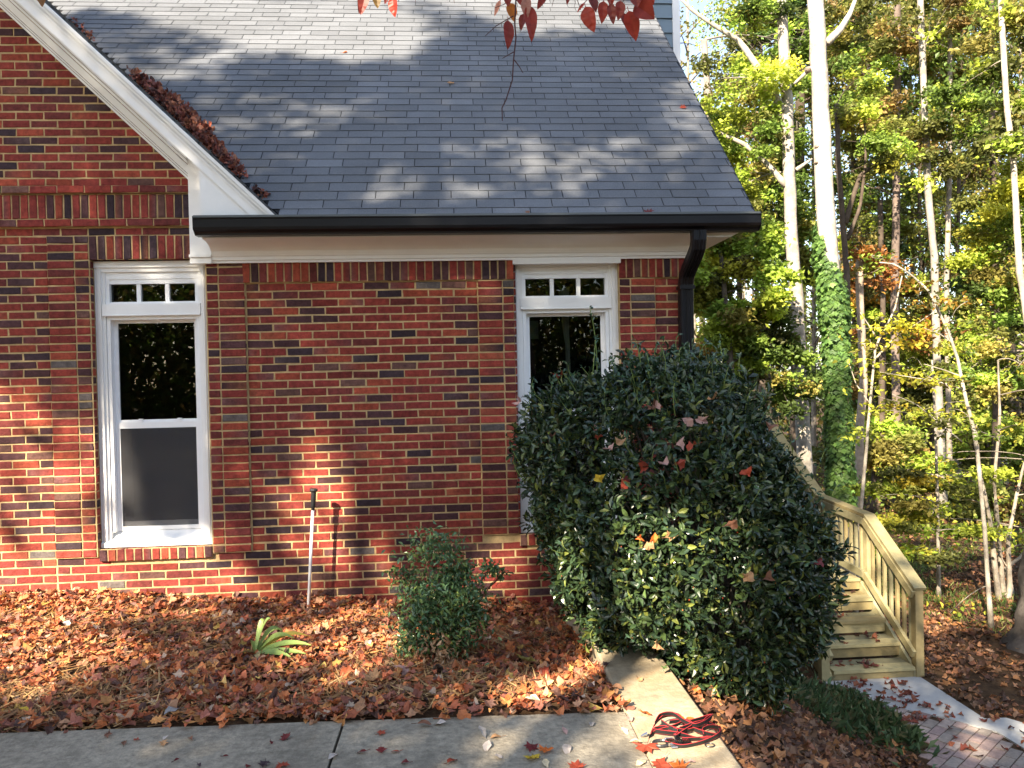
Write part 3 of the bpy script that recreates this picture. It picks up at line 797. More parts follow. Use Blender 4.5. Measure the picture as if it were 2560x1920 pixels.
# lower ground on the right
mb = MB()
BRN = [(.26, .115, .055), (.19, .085, .05), (.32, .16, .08), (.12, .06, .04), (.36, .17, .07), (.22, .13, .08), (.09, .05, .035)]
def lower(n, x0, x1, y0, y1, s0, s1, dn=1, sc=.8, lift=.03):
    x = rng.uniform(x0, x1, n); y = rng.uniform(y0, y1, n)
    k = (rng.random(n) < np.clip(.65 + .6 * vnoise(x, y, sc, 1), .15, 1)) & ~((x > 3.85) & (x < 5.0) & (y > -.4) & (y < 6.3)) & ~((x > 4.05) & (x < 6.2) & (y < .5) & (y > -1.5)) & (x > 1.24) & ~((y > .0) & (x < 2.0))
    litter(mb, k.sum(), lambda n: x[k], lambda n: y[k], gz, s0, s1, .35, lift, BRN, None)
lower(17000, 1.24, 4.2, -3.6, 1.7, .04, .085)
lower(16000, 4.9, 9.5, -1.5, 6, .05, .10)
lower(9000, 5, 22, 6, 22, .09, .16, sc=.4)
mb2 = mb
tag(mb.build('leaf_litter', m_litter), kind='stuff', label='fallen leaves over the slope and forest floor beyond the stairs', cat='leaf litter')
# leaves blown onto pad, pavers and treads
mb = MB()
DL = [(.24, .06, .035), (.17, .05, .035), (.30, .10, .05), (.11, .05, .04)]
litter(mb, 95, lambda n: rng.beta(2, 2, n) * 1.0 + 3.9, lambda n: rng.uniform(.55, 1.56, n), lambda x, y: np.full(len(x), ZL + .002), .045, .10, .22, .015, DL, None)
litter(mb, 60, lambda n: rng.uniform(4.15, 5.6, n), lambda n: rng.uniform(-.8, .6, n), lambda x, y: np.full(len(x), ZL + .004), .05, .10, .2, .015, DL, None)
for k, zt_ in enumerate(TZ[:-1]):
    for (cx, s_) in ((4.15, .1), (4.42, .12)) if k != 1 else ((4.12, .1), (4.62, .05)):
        litter(mb, 9, lambda n: np.clip(rng.normal(cx + (k % 2) * .05, s_, n), 4.0, 4.85), lambda n: Y0 + k * GO + rng.uniform(.03, .24, n), lambda x, y: np.full(len(x), zt_), .04, .09, .25, .02, DL, None)
litter(mb, 14, lambda n: rng.uniform(4.0, 4.8, n), lambda n: rng.uniform(2.8, 3.8, n), lambda x, y: np.full(len(x), LZ), .04, .09, .25, .02, DL, None)
tag(mb.build('leaf_litter', m_litter), kind='stuff', label='dark red leaves scattered over the white pad, pavers and stair treads', cat='leaf litter')
# heap of leaves in the roof valley
mb = MB()
RLc = [(.32, .10, .06), (.24, .08, .06), (.40, .17, .10), (.14, .07, .06)]
def heap(n, ya, yb, wmax, hmax):
    t = rng.beta(1.6, 1.6, n); y = ya + (yb - ya) * t
    wv = np.sin(np.pi * t) ** .6 * wmax; off = rng.random(n) ** 1.2 * wv + .0
    h = rng.random(n) * hmax * (1 - off / (wmax + .01))
    x = valley(y) + off - .01; z = y + 3.36 + .012 + h
    nr = np.tile(np.array([.2, -.7, .7]), (n, 1)) + rng.normal(0, .5, (n, 3)); tp = rdir(n)
    scatter(mb, T_CR[n % 6], np.stack([x, y - h * .3, z], 1), tp, nr, rng.uniform(.035, .07, n), palette(n, RLc, None, .3), warp=.08)
heap(800, .36, 1.38, .20, .07); heap(260, .0, .7, .12, .04); heap(30, 2.0, 2.35, .06, .04); heap(16, -.16, -.08, .10, .03)
tag(mb.build('roof_leaf_heap', m_litter), kind='stuff', label='heap of dry brown leaves caught in the roof valley behind the white rake', cat='leaf heap')

# ------------------------------------------------------------------ single leaves that can be told apart
def hit_plane(px, py, n, c):
    d = FW + RT * (px - 1280) / 1923 - UP * (py - 960) / 1923; n = np.array(n, float)
    return CAMP + d * ((c - n @ CAMP) / (n @ d))
TT = {'oval': T_oval(.55, .10, .12), 'maple': T_maple(.10), 'oak': T_oak(.10), 'star': T_star5(.12)}
LCOL = dict(dkred=(.15, .022, .022), red=(.34, .06, .03), brown=(.22, .10, .06), tan=(.42, .24, .12), pale=(.58, .50, .44), cream=(.68, .56, .36), orange=(.60, .15, .03), grey=(.40, .37, .35),
            yellow=(.62, .42, .04), pink=(.55, .33, .28), dark=(.06, .035, .04), olive=(.38, .33, .10))
def one_leaf(P, size, shape, col, label, nrm=(0, 0, 1), group='fallen leaves lying singly', stem=True, name='fallen_leaf', tiltn=.14, a=None, up=0, curl=0):
    a = rng.uniform(0, 2 * math.pi) if a is None else a
    nrm = np.array(nrm, float) + rng.normal(0, tiltn, 3)
    b = MB(); P = np.array(P, float)
    t1 = np.array([math.cos(a), math.sin(a), up])
    nn = unit(nrm[None])[0]; t1 = t1 - nn * (t1 @ nn) * (0 if up else 1); t1 /= np.linalg.norm(t1)
    c = np.array(LCOL[col]) * rng.lognormal(0, .08)
    scatter(b, T_crump(int(rng.integers(1000)), 13, .7) if curl else TT[shape], (P - t1 * size / 2)[None], t1[None], nn[None], [size], c[None], warp=.05)
    if stem: b.bar(P - t1 * size / 2, P - t1 * size * .85 + nn * .004, .002, .002, c * .5, up=nn)
    mn = np.concatenate(b.v)[:, 2].min()
    o = b.build(name, m_litter, loc=tuple(P))
    return tag(o, label, 'leaf', group)
WL = [(270, 1837, .075, 'oak', 'brown', 'brown oak leaf near the bed edge of the left grey slab'), (310, 1856, .06, 'oval', 'brown', 'dull brown round leaf touching a redder leaf on the left slab'),
      (341, 1847, .05, 'oval', 'red', 'small red brown leaf touching the dull round one on the left slab'), (408, 1856, .075, 'oak', 'tan', 'tan lobed leaf with a white leaf on top, left slab'),
      (414, 1843, .05, 'oval', 'pale', 'whitish leaf standing on a tan oak leaf on the left slab'), (476, 1844, .06, 'oval', 'brown', 'flat grey brown leaf in the pale stain of the left slab'),
      (712, 1841, .06, 'maple', 'dkred', 'dark red leaf lying left of the slab joint nearest the bed'), (678, 1855, .045, 'oval', 'dkred', 'small dark red leaf beside a larger one left of the slab joint'),
      (564, 1889, .035, 'oval', 'dkred', 'tiny dark red leaf in the middle of the left slab'), (441, 1899, .035, 'oval', 'dkred', 'tiny dark red berry like leaf at the front of the left slab'),
      (497, 1912, .05, 'oval', 'dark', 'blackish curled leaf at the very front of the left slab'), (620, 1915, .06, 'oval', 'dkred', 'wine red leaf half cut by the lower edge of the left slab'),
      (660, 1911, .06, 'maple', 'dark', 'dark purple leaf between two red leaves at the front edge'), (702, 1911, .07, 'maple', 'red', 'brighter red leaf in the front row left of the joint'),
      (834, 1889, .085, 'oval', 'pale', 'pale curled leaf lying over the joint between the two slabs'), (904, 1878, .06, 'oval', 'dkred', 'dark red pointed leaf first to the right of the slab joint'),
      (953, 1875, .06, 'star', 'dkred', 'star shaped dark red leaf on the middle slab'), (988, 1877, .055, 'oval', 'red', 'bright brownish red leaf beside the star shaped one'),
      (1013, 1905, .055, 'oval', 'dkred', 'thin dark red leaf at the front of the middle slab'), (1130, 1900, .08, 'oval', 'red', 'glossy red brown leaf alone at the front of the middle slab'),
      (957, 1830, .055, 'maple', 'red', 'small red brown leaf near the bed edge of the middle slab'), (1060, 1812, .09, 'oval', 'brown', 'grey brown leaf hanging over the bed edge of the middle slab'),
      (1098, 1807, .095, 'oval', 'pale', 'whitish curled leaf at the bed edge of the middle slab'), (1206, 1828, .085, 'oval', 'grey', 'upright pale grey oval leaf with stem on the middle slab'),
      (1240, 1840, .07, 'oval', 'tan', 'tan crinkled leaf beside the pale grey oval leaf'), (1218, 1864, .095, 'oval', 'pale', 'pale pinkish leaf with a dark shadow on the middle slab'),
      (1246, 1890, .08, 'oval', 'pale', 'pale leaf with a long pale stem near the front edge'), (1327, 1870, .075, 'maple', 'dkred', 'dark maroon leaf touching an orange tan one'),
      (1362, 1877, .085, 'maple', 'orange', 'orange tan maple leaf on the sunlit slab'), (1333, 1895, .09, 'maple', 'yellow', 'mottled yellow leaf in the leaf cluster at the front edge'),
      (1364, 1906, .08, 'oval', 'cream', 'cream curled leaf below the mottled yellow leaf'), (1418, 1870, .10, 'oval', 'pale', 'large pale grey leaf folded like a boat on the slab'),
      (1443, 1912, .09, 'maple', 'red', 'vivid red leaf at the front edge below the boat shaped leaf'), (1412, 1826, .07, 'oval', 'pink', 'thin pinkish leaf lying in the trunk shadow edge'),
      (1479, 1808, .065, 'oval', 'grey', 'grey curled leaf near the bed corner of the walkway'), (1574, 1795, .085, 'oval', 'pink', 'pale pink leaf at the corner of the two paths'),
      (1618, 1784, .085, 'maple', 'orange', 'orange red maple leaf behind the leash on the pale path'), (1562, 1826, .065, 'oval', 'cream', 'slim cream leaf left of the leash'),
      (1590, 1852, .075, 'oval', 'cream', 'cream leaf overlapping the big orange maple leaf'), (1612, 1873, .13, 'maple', 'red', 'largest orange red maple leaf beside the leash clip'),
      (1602, 1906, .085, 'oval', 'cream', 'cream heart shaped leaf in the front corner cluster'), (1656, 1897, .075, 'oval', 'cream', 'yellowish cream leaf below the leash clip'),
      (1692, 1914, .10, 'maple', 'orange', 'deep orange leaf cut by the lower picture edge'), (1645, 1912, .11, 'maple', 'red', 'brick red maple leaf in the front corner cluster'),
      (1727, 1903, .055, 'oval', 'pink', 'tiny curled pinkish leaf at the right of the pale path'), (1725, 1800, .085, 'oval', 'orange', 'glowing orange oval leaf resting against the leash'),
      (1704, 1793, .07, 'oval', 'yellow', 'yellow leaf standing on edge behind the leash'), (1598, 1697, .075, 'oval', 'tan', 'tan leaf alone in the middle of the pale path'),
      (1510, 1660, .07, 'maple', 'dark', 'dark brown leaf at the bed side edge of the pale path')]
for px, py, s, sh, c, lab in WL:
    up = 1.2 if 'standing on edge' in lab or 'upright' in lab else 0
    p = hit_plane(px, py, (0, 0, 1), .010 + (.02 if up else 0))
    if 'hanging over' in lab: p[2] += .01
    one_leaf(p, s * .82, sh, c, lab, up=up)
for px, py, s, sh, c, lab in [(862, 130, .06, 'oval', 'orange', 'small orange leaf high on the left part of the shingle roof'), (1127, 207, .085, 'oak', 'tan', 'pale star shaped leaf in the middle of the shingle roof'),
                              (1706, 268, .07, 'maple', 'red', 'reddish leaf near the right rake of the roof'), (1318, 530, .07, 'oval', 'brown', 'brown leaf on the lowest shingles above the gutter'),
                              (1618, 529, .08, 'maple', 'dkred', 'dark red leaf on the gutter edge above the downspout side')]:
    one_leaf(hit_plane(px, py, (0, -1, 1), 3.36 + .02), s, sh, c, lab, nrm=(0, -1, 1), group='single leaves on the roof')
for px, py, s, sh, c, lab in [(1320, 1645, .13, 'maple', 'olive', 'large olive yellow leaf lying on the shaded bed'), (925, 1700, .11, 'maple', 'tan', 'big tan ribbed leaf in the sun at the bed front'),
                              (1003, 1680, .11, 'maple', 'pink', 'large pale tan maple leaf in the sun left of the pine cone'), (165, 1580, .10, 'oval', 'pale', 'pale grey leaf near the wall at the far left of the bed'),
                              (920, 1595, .10, 'oval', 'pale', 'pale grey leaf left of the small green shrub'), (1330, 1770, .10, 'oval', 'cream', 'cream curled leaf in the bright strip of the bed'),
                              (880, 1720, .09, 'oval', 'pale', 'white edged leaf in the middle of the bed front'), (432, 1800, .10, 'oval', 'grey', 'grey leaf standing over the left slab edge'),
                              (1356, 1680, .09, 'maple', 'red', 'coral red leaf on the right part of the bed'), (60, 1790, .06, 'oval', 'yellow', 'yellow leaf at the left bed corner near the slab')]:
    p = hit_plane(px, py, (0, 0, 1), -.02); p[2] = float(bedz(p[0], p[1])) + .055
    one_leaf(p, s, sh, c, lab, group='larger leaves standing out on the bed', tiltn=.25)
# ------------------------------------------------------------------ the big round holly by the corner
def blob_noise(d, seed=0):
    return .5 * (np.sin(d[:, 0] * 5 + seed + 2 * np.sin(d[:, 2] * 3 + seed)) + np.sin(d[:, 1] * 6 + 1.3 * seed) * np.cos(d[:, 2] * 5 + seed * 2) )
BC = np.array([1.50, -1.28, .74])
SIL = [(1898, 1020), (1967, 1110), (2030, 1215), (2078, 1273), (2098, 1365), (2092, 1505), (2065, 1610), (2030, 1678), (1960, 1725), (1875, 1775), (1770, 1782), (1700, 1715), (1640, 1650), (1560, 1610), (1470, 1580), (1410, 1520), (1345, 1385), (1305, 1230), (1288, 1120), (1312, 1025), (1388, 962), (1480, 925), (1580, 895), (1730, 872), (1830, 925)]
_sa = []
for a_, b_ in SIL:
    if a_ < 1700: a_ = 1700 + (a_ - 1700) * .965
    if a_ > 1700: a_ = 1700 + (a_ - 1700) * .80
    dx_, dz_ = (a_ - 1700) / 1923 * 5.2, -(b_ - 1310) / 1923 * 5.2; _sa.append((math.atan2(dz_, dx_), math.hypot(dx_, dz_)))
_sa = sorted(_sa); _sa = [(_sa[-1][0] - 2 * math.pi, _sa[-1][1])] + _sa + [(_sa[0][0] + 2 * math.pi, _sa[0][1])]
BC = CAMP + 5.2 * (FW + RT * (1700 - 1280) / 1923 - UP * (1310 - 960) / 1923)
def bushpt(d, rr):
    """point of the bush volume: direction d, relative radius rr"""
    ph = np.arctan2(d[:, 2], d[:, 0]); Rp = np.interp(ph, [p_[0] for p_ in _sa], [p_[1] for p_ in _sa])
    rho = np.sqrt(d[:, 0] ** 2 + d[:, 2] ** 2); q_ = (np.abs(rho) ** 2.4 + np.abs(d[:, 1]) ** 2.4) ** (-1 / 2.4)
    m_ = q_ * rr * (1 + .05 * blob_noise(d, 2) + .065 * blob_noise(d * 2.6, 5))
    return np.stack([np.cos(ph) * Rp * rho * m_, d[:, 1] * .98 * m_, np.sin(ph) * Rp * rho * m_], 1) * np.array([.97, 1, .97]) + BC
bush = thing('holly_bush', 'big round dark green holly bush hiding the right window', 'bush', (1.8, -1.3, -.35))
NC = 8600                                       # twigs, each carrying a rosette of leaves
d = rdir(NC); d = d[(np.sin(d[:, 0] * 9 + 2) * np.sin(d[:, 1] * 8 + 1) * np.sin(d[:, 2] * 10 + d[:, 0] * 4) < rng.uniform(-.1, .9, NC))]; NC = len(d); rr = 1.03 - np.abs(rng.normal(0, .11, NC)) + (rng.random(NC) < .10) * .05
tw = bushpt(d, rr); nl = 7
pos = np.repeat(tw, nl, 0); dd = np.repeat(unit(tw - BC), nl, 0)
tip = unit(dd * .45 + rdir(len(pos)) * .9 + np.array([0, 0, .15])); nr = unit(dd * .6 + rdir(len(pos)) * .7 + np.array([0, 0, .5]))
pos = pos - dd * rng.uniform(0, .07, (len(pos), 1)) + rng.normal(0, .008, pos.shape)
colr = palette(len(pos), [(.030, .054, .022), (.021, .040, .020), (.050, .080, .025), (.12, .14, .03)], [4, 3.4, 2.4, 1.3], .25)
mb = MB(); scatter(mb, T_oval(.40, .10, .10), pos, tip, nr, rng.uniform(.046, .076, len(pos)), colr, warp=.02)
mb.build('foliage', m_holly, bush)
# berries
mb = MB(); k = rng.choice(NC, 1500); bp = tw[k] + rng.normal(0, .012, (1500, 3)) + unit(tw[k] - BC) * .004
octa = (np.array([(1, 0, 0), (-1, 0, 0), (0, 1, 0), (0, -1, 0), (0, 0, 1), (0, 0, -1.)]), [(0, 2, 4), (2, 1, 4), (1, 3, 4), (3, 0, 4), (2, 0, 5), (1, 2, 5), (3, 1, 5), (0, 3, 5)])
sel = bp[:, 2] < .9; bp = bp[sel]
scatter(mb, octa, bp, rdir(len(bp)), rdir(len(bp)), rng.uniform(.0035, .0055, len(bp)), palette(len(bp), [(.45, .14, .03), (.35, .22, .04), (.35, .05, .02)], None, .2))
mb.build('berries', m_litter, bush)
# inner branches
mb = MB()
for i in range(70):
    e = bushpt(rdir(1), np.array([.88]))[0]; s0 = np.array([1.8 + rng.normal(0, .08), -1.35 + rng.normal(0, .08), -.4])
    mid = s0 * .5 + e * .5 + rng.normal(0, .12, 3); t = np.linspace(0, 1, 7)[:, None]
    mb.tube((1 - t) ** 2 * s0 + 2 * t * (1 - t) * mid + t * t * e, np.linspace(.016, .004, 7), 5, (.10, .085, .065))
# long fresh shoots sticking out of the top
def shoot(base, top, nleaf, parent, s=.045, mbt=None, mbl=None):
    base = np.array(base); top = np.array(top); t = np.linspace(0, 1, 6)[:, None]; mid = (base + top) / 2 + rng.normal(0, .03, 3)
    P = (1 - t) ** 2 * base + 2 * t * (1 - t) * mid + t * t * top
    mbt.tube(P, np.linspace(.0035, .0016, 6), 4, (.16, .22, .06))
    ts = rng.uniform(.15, 1, nleaf); ts[-2:] = 1
    pp = (1 - ts[:, None]) ** 2 * base + 2 * ts[:, None] * (1 - ts[:, None]) * mid + ts[:, None] ** 2 * top
    scatter(mbl, T_oval(.42, .12, .1), pp, unit(rdir(nleaf) + np.array([0, 0, .5])), rdir(nleaf, 1), rng.uniform(s * .7, s * 1.1, nleaf), palette(nleaf, [(.05, .10, .05), (.04, .08, .045)], None, .2))
mt, ml = mb, MB()
q = lambda px, py, dd: CAMP + dd * (FW + RT * (px - 1280) / 1923 - UP * (py - 960) / 1923)
for (bx, by, tx, ty, dp, nf) in [(1492, 960, 1474, 765, 5.15, 18), (1480, 950, 1488, 850, 5.1, 8), (1390, 1020, 1382, 950, 5.05, 7), (1340, 1040, 1334, 945, 5.0, 7), (1420, 1010, 1375, 955, 5.0, 7), (1660, 920, 1662, 840, 5.2, 8), (1640, 920, 1638, 868, 5.2, 6),
                             (1700, 930, 1690, 870, 5.2, 7), (1735, 930, 1730, 860, 5.2, 8), (1590, 940, 1596, 905, 5.1, 6), (1560, 940, 1572, 890, 5.1, 6), (1770, 930, 1762, 860, 5.25, 7), (1815, 935, 1800, 850, 5.3, 8), (1850, 950, 1850, 890, 5.3, 7), (1300, 1160, 1278, 1110, 4.9, 6),
                             (1310, 1200, 1283, 1150, 4.9, 6), (1960, 1080, 1975, 1035, 5.2, 6), (1990, 1100, 2012, 1060, 5.2, 6), (2040, 1180, 2060, 1130, 5.1, 6), (2080, 1240, 2105, 1195, 5.1, 6), (2090, 1400, 2125, 1370, 5.0, 5), (1530, 950, 1520, 900, 5.1, 7)]:
    shoot(q(bx, by, dp), q(tx, ty, dp), nf, bush, .05, mt, ml)
for i in range(230):
    e = rdir(1, .5); p0 = bushpt(e, np.array([.93]))[0]; out = unit((p0 - BC)[None])[0]
    shoot(p0, p0 + out * rng.uniform(.06, .16) + np.array([0, 0, rng.uniform(.02, .10)]), 7, bush, .045, mt, ml)
mt.build('branches', m_twig, bush); ml.build('shoot_leaves', m_holly, bush)
# dead leaves caught in it
cb = [(1290, 1000, 'pink', 'top'), (1340, 1010, 'tan', ''), (1395, 935, 'red', ''), (1480, 1065, 'pink', ''), (1550, 1100, 'tan', ''), (1630, 1010, 'brown', ''), (1375, 1085, 'brown', ''), (1345, 1105, 'red', ''), (1495, 1088, 'red', ''), (1518, 1118, 'pink', ''),
      (1640, 1015, 'pink', ''), (1720, 1050, 'pink', ''), (1755, 1045, 'pink', ''), (1700, 1110, 'pink', ''), (1732, 1110, 'red', ''), (1660, 1155, 'pink', ''), (1697, 1160, 'red', ''), (1607, 1168, 'red', ''), (1492, 1195, 'yellow', ''), (1402, 1106, 'yellow', ''),
      (1835, 1310, 'brown', ''), (1600, 1345, 'orange', ''), (1632, 1348, 'orange', ''), (1680, 1342, 'tan', ''), (1620, 1366, 'tan', ''), (1740, 1730, 'orange', ''), (1925, 1450, 'brown', ''), (2055, 1405, 'dkred', ''), (1873, 1445, 'tan', ''), (1560, 1210, 'red', ''),
      (1870, 1180, 'red', ''), (1930, 1060, 'brown', ''), (1780, 990, 'tan', ''), (1645, 1618, 'tan', '')]
SPEC = {18: 'bright yellow maple leaf caught on the front of the round bush', 19: 'small yellow leaf near the upper left of the round bush', 0: 'pale pink leaf at the upper left edge of the round bush', 25: 'single orange leaf near the bottom left of the round bush',
        27: 'dark red leaf at the right edge of the bush beside the stairs', 20: 'curled brown leaf on the right half of the dark bush', 33: 'tan leaf hanging under the bush above the pale path'}
GL = {'pink': 'pale pinkish dead leaf caught on the upper bush', 'red': 'red brown dead leaf caught in the dark bush', 'tan': 'tan dead leaf caught in the dark bush', 'brown': 'dull brown dead leaf caught in the dark bush', 'orange': 'small bright orange leaf on the sunlit middle of the bush'}
for i, (px, py, c, _) in enumerate(cb):
    ry = FW + RT * (px - 1280) / 1923 - UP * (py - 960) / 1923
    Cc = BC - CAMP; A = np.array([1.06, 1.0, 1.10]); aa = ((ry / A) ** 2).sum(); bb = -2 * (ry * Cc / A ** 2).sum(); cc = ((Cc / A) ** 2).sum() - 1.16
    disc = bb * bb - 4 * aa * cc
    tt = (-bb - math.sqrt(max(disc, 0))) / (2 * aa)
    P_ = CAMP + ry * tt; nn = unit((P_ - BC)[None])[0]
    P_ = P_ + nn * .0
    one_leaf(P_ - nn * .02, .068 if c != 'orange' else .05, ['maple', 'star', 'oak'][i % 3], c, SPEC.get(i, GL.get(c)), nrm=nn + np.array([0, -.2, .5]), group='dead leaves caught in the holly bush', tiltn=.55, curl=1)

# ------------------------------------------------------------------ heavenly bamboo style shrub in the bed
NB = np.array([-.20, -1.45, -.14])
nd = thing('small_shrub', 'small loose green shrub with fine leaves in front of the brick wall', 'shrub', tuple(NB))
lobes = [(1085, 1370, .15, .09, 300), (1020, 1440, .07, .05, 60), (1045, 1478, .11, .07, 130), (1130, 1440, .10, .08, 170), (1150, 1420, .06, .05, 60), (1100, 1490, .16, .12, 420), (1160, 1480, .12, .11, 280), (1060, 1530, .14, .10, 300), (1150, 1550, .14, .11, 330), (1030, 1560, .06, .05, 60),
         (1100, 1580, .13, .09, 260), (1190, 1520, .06, .10, 90), (1226, 1418, .05, .035, 60), (1132, 1600, .13, .07, 140), (1040, 1615, .09, .08, 210), (1020, 1600, .06, .06, 60), (985, 1430, .05, .02, 20), (1255, 1432, .03, .02, 14)]
mt, ml = MB(), MB(); dpn = 4.95
for (px, py, rx, rz, n) in lobes:
    c = q(px, py, dpn + rng.uniform(-.08, .12)); n = int(n * 1.8)
    P_ = c + rng.normal(0, 1, (n, 3)) * np.array([rx * .62, rx * .62, rz * .66])
    scatter(ml, T_oval(.42, .08, .15), P_, unit(rdir(n) + np.array([0, 0, -.15])), rdir(n, 1.2), rng.uniform(.028, .052, n), palette(n, [(.10, .18, .07), (.075, .14, .06), (.17, .24, .07), (.28, .34, .08)], [4, 4, 2, .3], .25))
    s0 = NB + np.array([rng.normal(0, .05), rng.normal(0, .04), 0]); mid = (s0 + c) / 2 + np.array([rng.normal(0, .04), 0, .04]); t = np.linspace(0, 1, 6)[:, None]
    mt.tube((1 - t) ** 2 * s0 + 2 * t * (1 - t) * mid + t * t * c, np.linspace(.006, .0025, 6), 5, (.16, .07, .05))
    for k_ in range(5):
        e = c + rng.normal(0, 1, 3) * np.array([rx * .6, rx * .5, rz * .6]); mt.tube([c * .6 + mid * .4, (c + e) / 2, e], [.0025, .002, .001], 4, (.22, .07, .05))
mt.build('stems', m_twig, nd); ml.build('foliage', m_holly, nd)
mb = MB(); P_ = q(1100, 1625, 4.8) + rng.normal(0, 1, (150, 3)) * np.array([.085, .05, .075])
scatter(mb, T_oval(.42, .1, .3), P_, unit(rdir(150) + np.array([0, 0, -.9])), rdir(150), rng.uniform(.03, .05, 150), palette(150, [(.42, .25, .13), (.30, .16, .08), (.5, .33, .2)], None, .2))
mb.build('withered_leaves', m_litter, nd)
# strap-leaved plant
SPB = np.array([-1.36, -1.34, -.03])
spp = thing('strap_leaf_plant', 'flattened plant with long light green strap leaves among the fallen leaves', 'plant', tuple(SPB))
for i, (ax, ay, ln, hgt, cc) in enumerate([(.06, .1, .27, .20, 0), (.14, .02, .27, .22, 0), (.3, .1, .30, .10, 0), (.42, .0, .36, .06, 0), (.45, .2, .34, .09, 1), (.5, -.15, .36, .03, 0), (.35, -.2, .3, .03, 0), (-.2, -.15, .20, .03, 2), (.1, -.25, .22, .02, 2), (-.1, .2, .2, .06, 0), (.25, .15, .26, .14, 0), (.55, .05, .3, .05, 1)]):
    b = MB(); d0 = np.array([ax, ay, 0]); d0 = d0 / (np.linalg.norm(d0)) ; t = np.linspace(0, 1, 9); lx = ln * (min(1, np.hypot(ax, ay) * 2.6))
    Pm = SPB + np.outer(t * lx, d0) + np.outer(np.sin(t * math.pi * (.55 if hgt > .15 else .8)) * hgt, [0, 0, 1]); wv = .021 * np.sin(np.pi * np.clip(t * .9 + .1, 0, 1)) ** .7
    sd = np.array([-d0[1], d0[0], 0]); sd = sd * .8 + np.array([0, 0, .5]); sd /= np.linalg.norm(sd)
    V = np.concatenate([Pm + sd * wv[:, None], Pm - np.array([0, 0, .004]), Pm - sd * wv[:, None]]); F = []
    for k_ in range(8):
        F += [(k_, k_ + 1, 9 + k_ + 1, 9 + k_), (9 + k_, 9 + k_ + 1, 18 + k_ + 1, 18 + k_)]
    b.add(V, F, [(.26, .36, .10), (.52, .42, .08), (.40, .33, .16)][cc]); b.build('blade', m_blade, spp)
# pine cone
PC = np.array([-.16, -1.84, -.05]); b = MB(); b.tube([PC + (0, 0, -.01), PC + (0, 0, .04), PC + (0, 0, .075)], [.012, .010, .003], 8, (.09, .05, .03))
for k_ in range(95):
    h = k_ / 95; a_ = k_ * 2.4; rr_ = .031 * math.sin(math.pi * (h * .8 + .17)); cpt = PC + np.array([math.cos(a_) * rr_ * .4, math.sin(a_) * rr_ * .4, h * .085 - .01]); o_ = np.array([math.cos(a_), math.sin(a_), .35])
    scatter(b, (np.array([(-.5, 0, 0), (.5, 0, 0), (.62, .7, .05), (0, 1, .2), (-.62, .7, .05)]), [(0, 1, 2, 3, 4)]), cpt[None], o_[None], np.array([[-o_[0] * .3, -o_[1] * .3, 1]]), [rr_ * .8 + .004], palette(1, [(.10, .06, .04), (.17, .11, .075)], None, .2))
tag(b.build('pine_cone', m_cone, loc=tuple(PC)), 'small dark pine cone standing in the straw below the small shrub', 'pine cone')
# pole
p0 = np.array([-1.243, -.22, -.19]); p1 = np.array([-1.170, -.215, .872]); pl = thing('garden_pole', 'thin white pole with black handle stuck upright in the leaves', 'pole', tuple(p0))
b = MB(); b.tube([p0, p0 * .14 + p1 * .86], .0125, 12); b.build('shaft', m_pole, pl, smooth=True)
def along(t): return p0 + (p1 - p0) * t
b = MB(); b.tube([along(.855), along(.86), along(.87), along(.95), along(.975), along(.985), along(.99), along(1), along(1.003)], [.0145, .019, .0195, .0195, .021, .031, .032, .030, .02], 14); b.build('handle', m_blackp, pl, smooth=False)
b = MB(); b.tube([along(.84), along(.8555)], .0142, 12); b.build('collar', m_blackp, pl)

# mondo grass
mb = MB(); n = 9000
x = rng.normal(0, .32, n) + 3.55; y = rng.normal(0, .26, n) + .85 - (x - 3.6) * .5
k = (x < 4.1) & (x > 2.7); x, y = x[k], y[k]; n = len(x)
tipv = rdir(n, .6); tipv[:, 2] = np.abs(tipv[:, 2]) * .8
scatter(mb, (np.array([(-.016, 0, 0), (.016, 0, 0), (.016, .6, .18), (0, 1, -.05), (-.016, .6, .18)]), [(0, 1, 2, 3, 4)]), np.stack([x, y, gz(x, y) + .0], 1), tipv, rdir(n, 1), rng.uniform(.09, .19, n), palette(n, [(.09, .15, .06), (.13, .20, .085), (.06, .11, .045), (.20, .19, .09)], None, .25))
tag(mb.build('mondo_grass', m_leaf), kind='stuff', label='dark green mondo grass at the edge of the white pad', cat='grass')
# short forest-edge grass
mb = MB(); n = 52000; x = rng.uniform(5.3, 14, n); y = rng.uniform(2.6, 11, n)
k = rng.random(n) < np.clip(.5 + vnoise(x, y, .9, 3) - .25 * np.abs(y - 5.5 - .3 * (x - 8)) / 2, 0, 1); x, y = x[k], y[k]; n = len(x)
tipv = rdir(n, 1.2); tipv[:, 2] = np.abs(tipv[:, 2])
scatter(mb, T_simple(.12), np.stack([x, y, gz(x, y)], 1), tipv, rdir(n), rng.uniform(.06, .16, n), palette(n, [(.16, .24, .05), (.26, .28, .08), (.11, .18, .045)], None, .25))
tag(mb.build('grass', m_leaf), kind='stuff', label='thin green grass on the forest edge beyond the stairs', cat='grass')

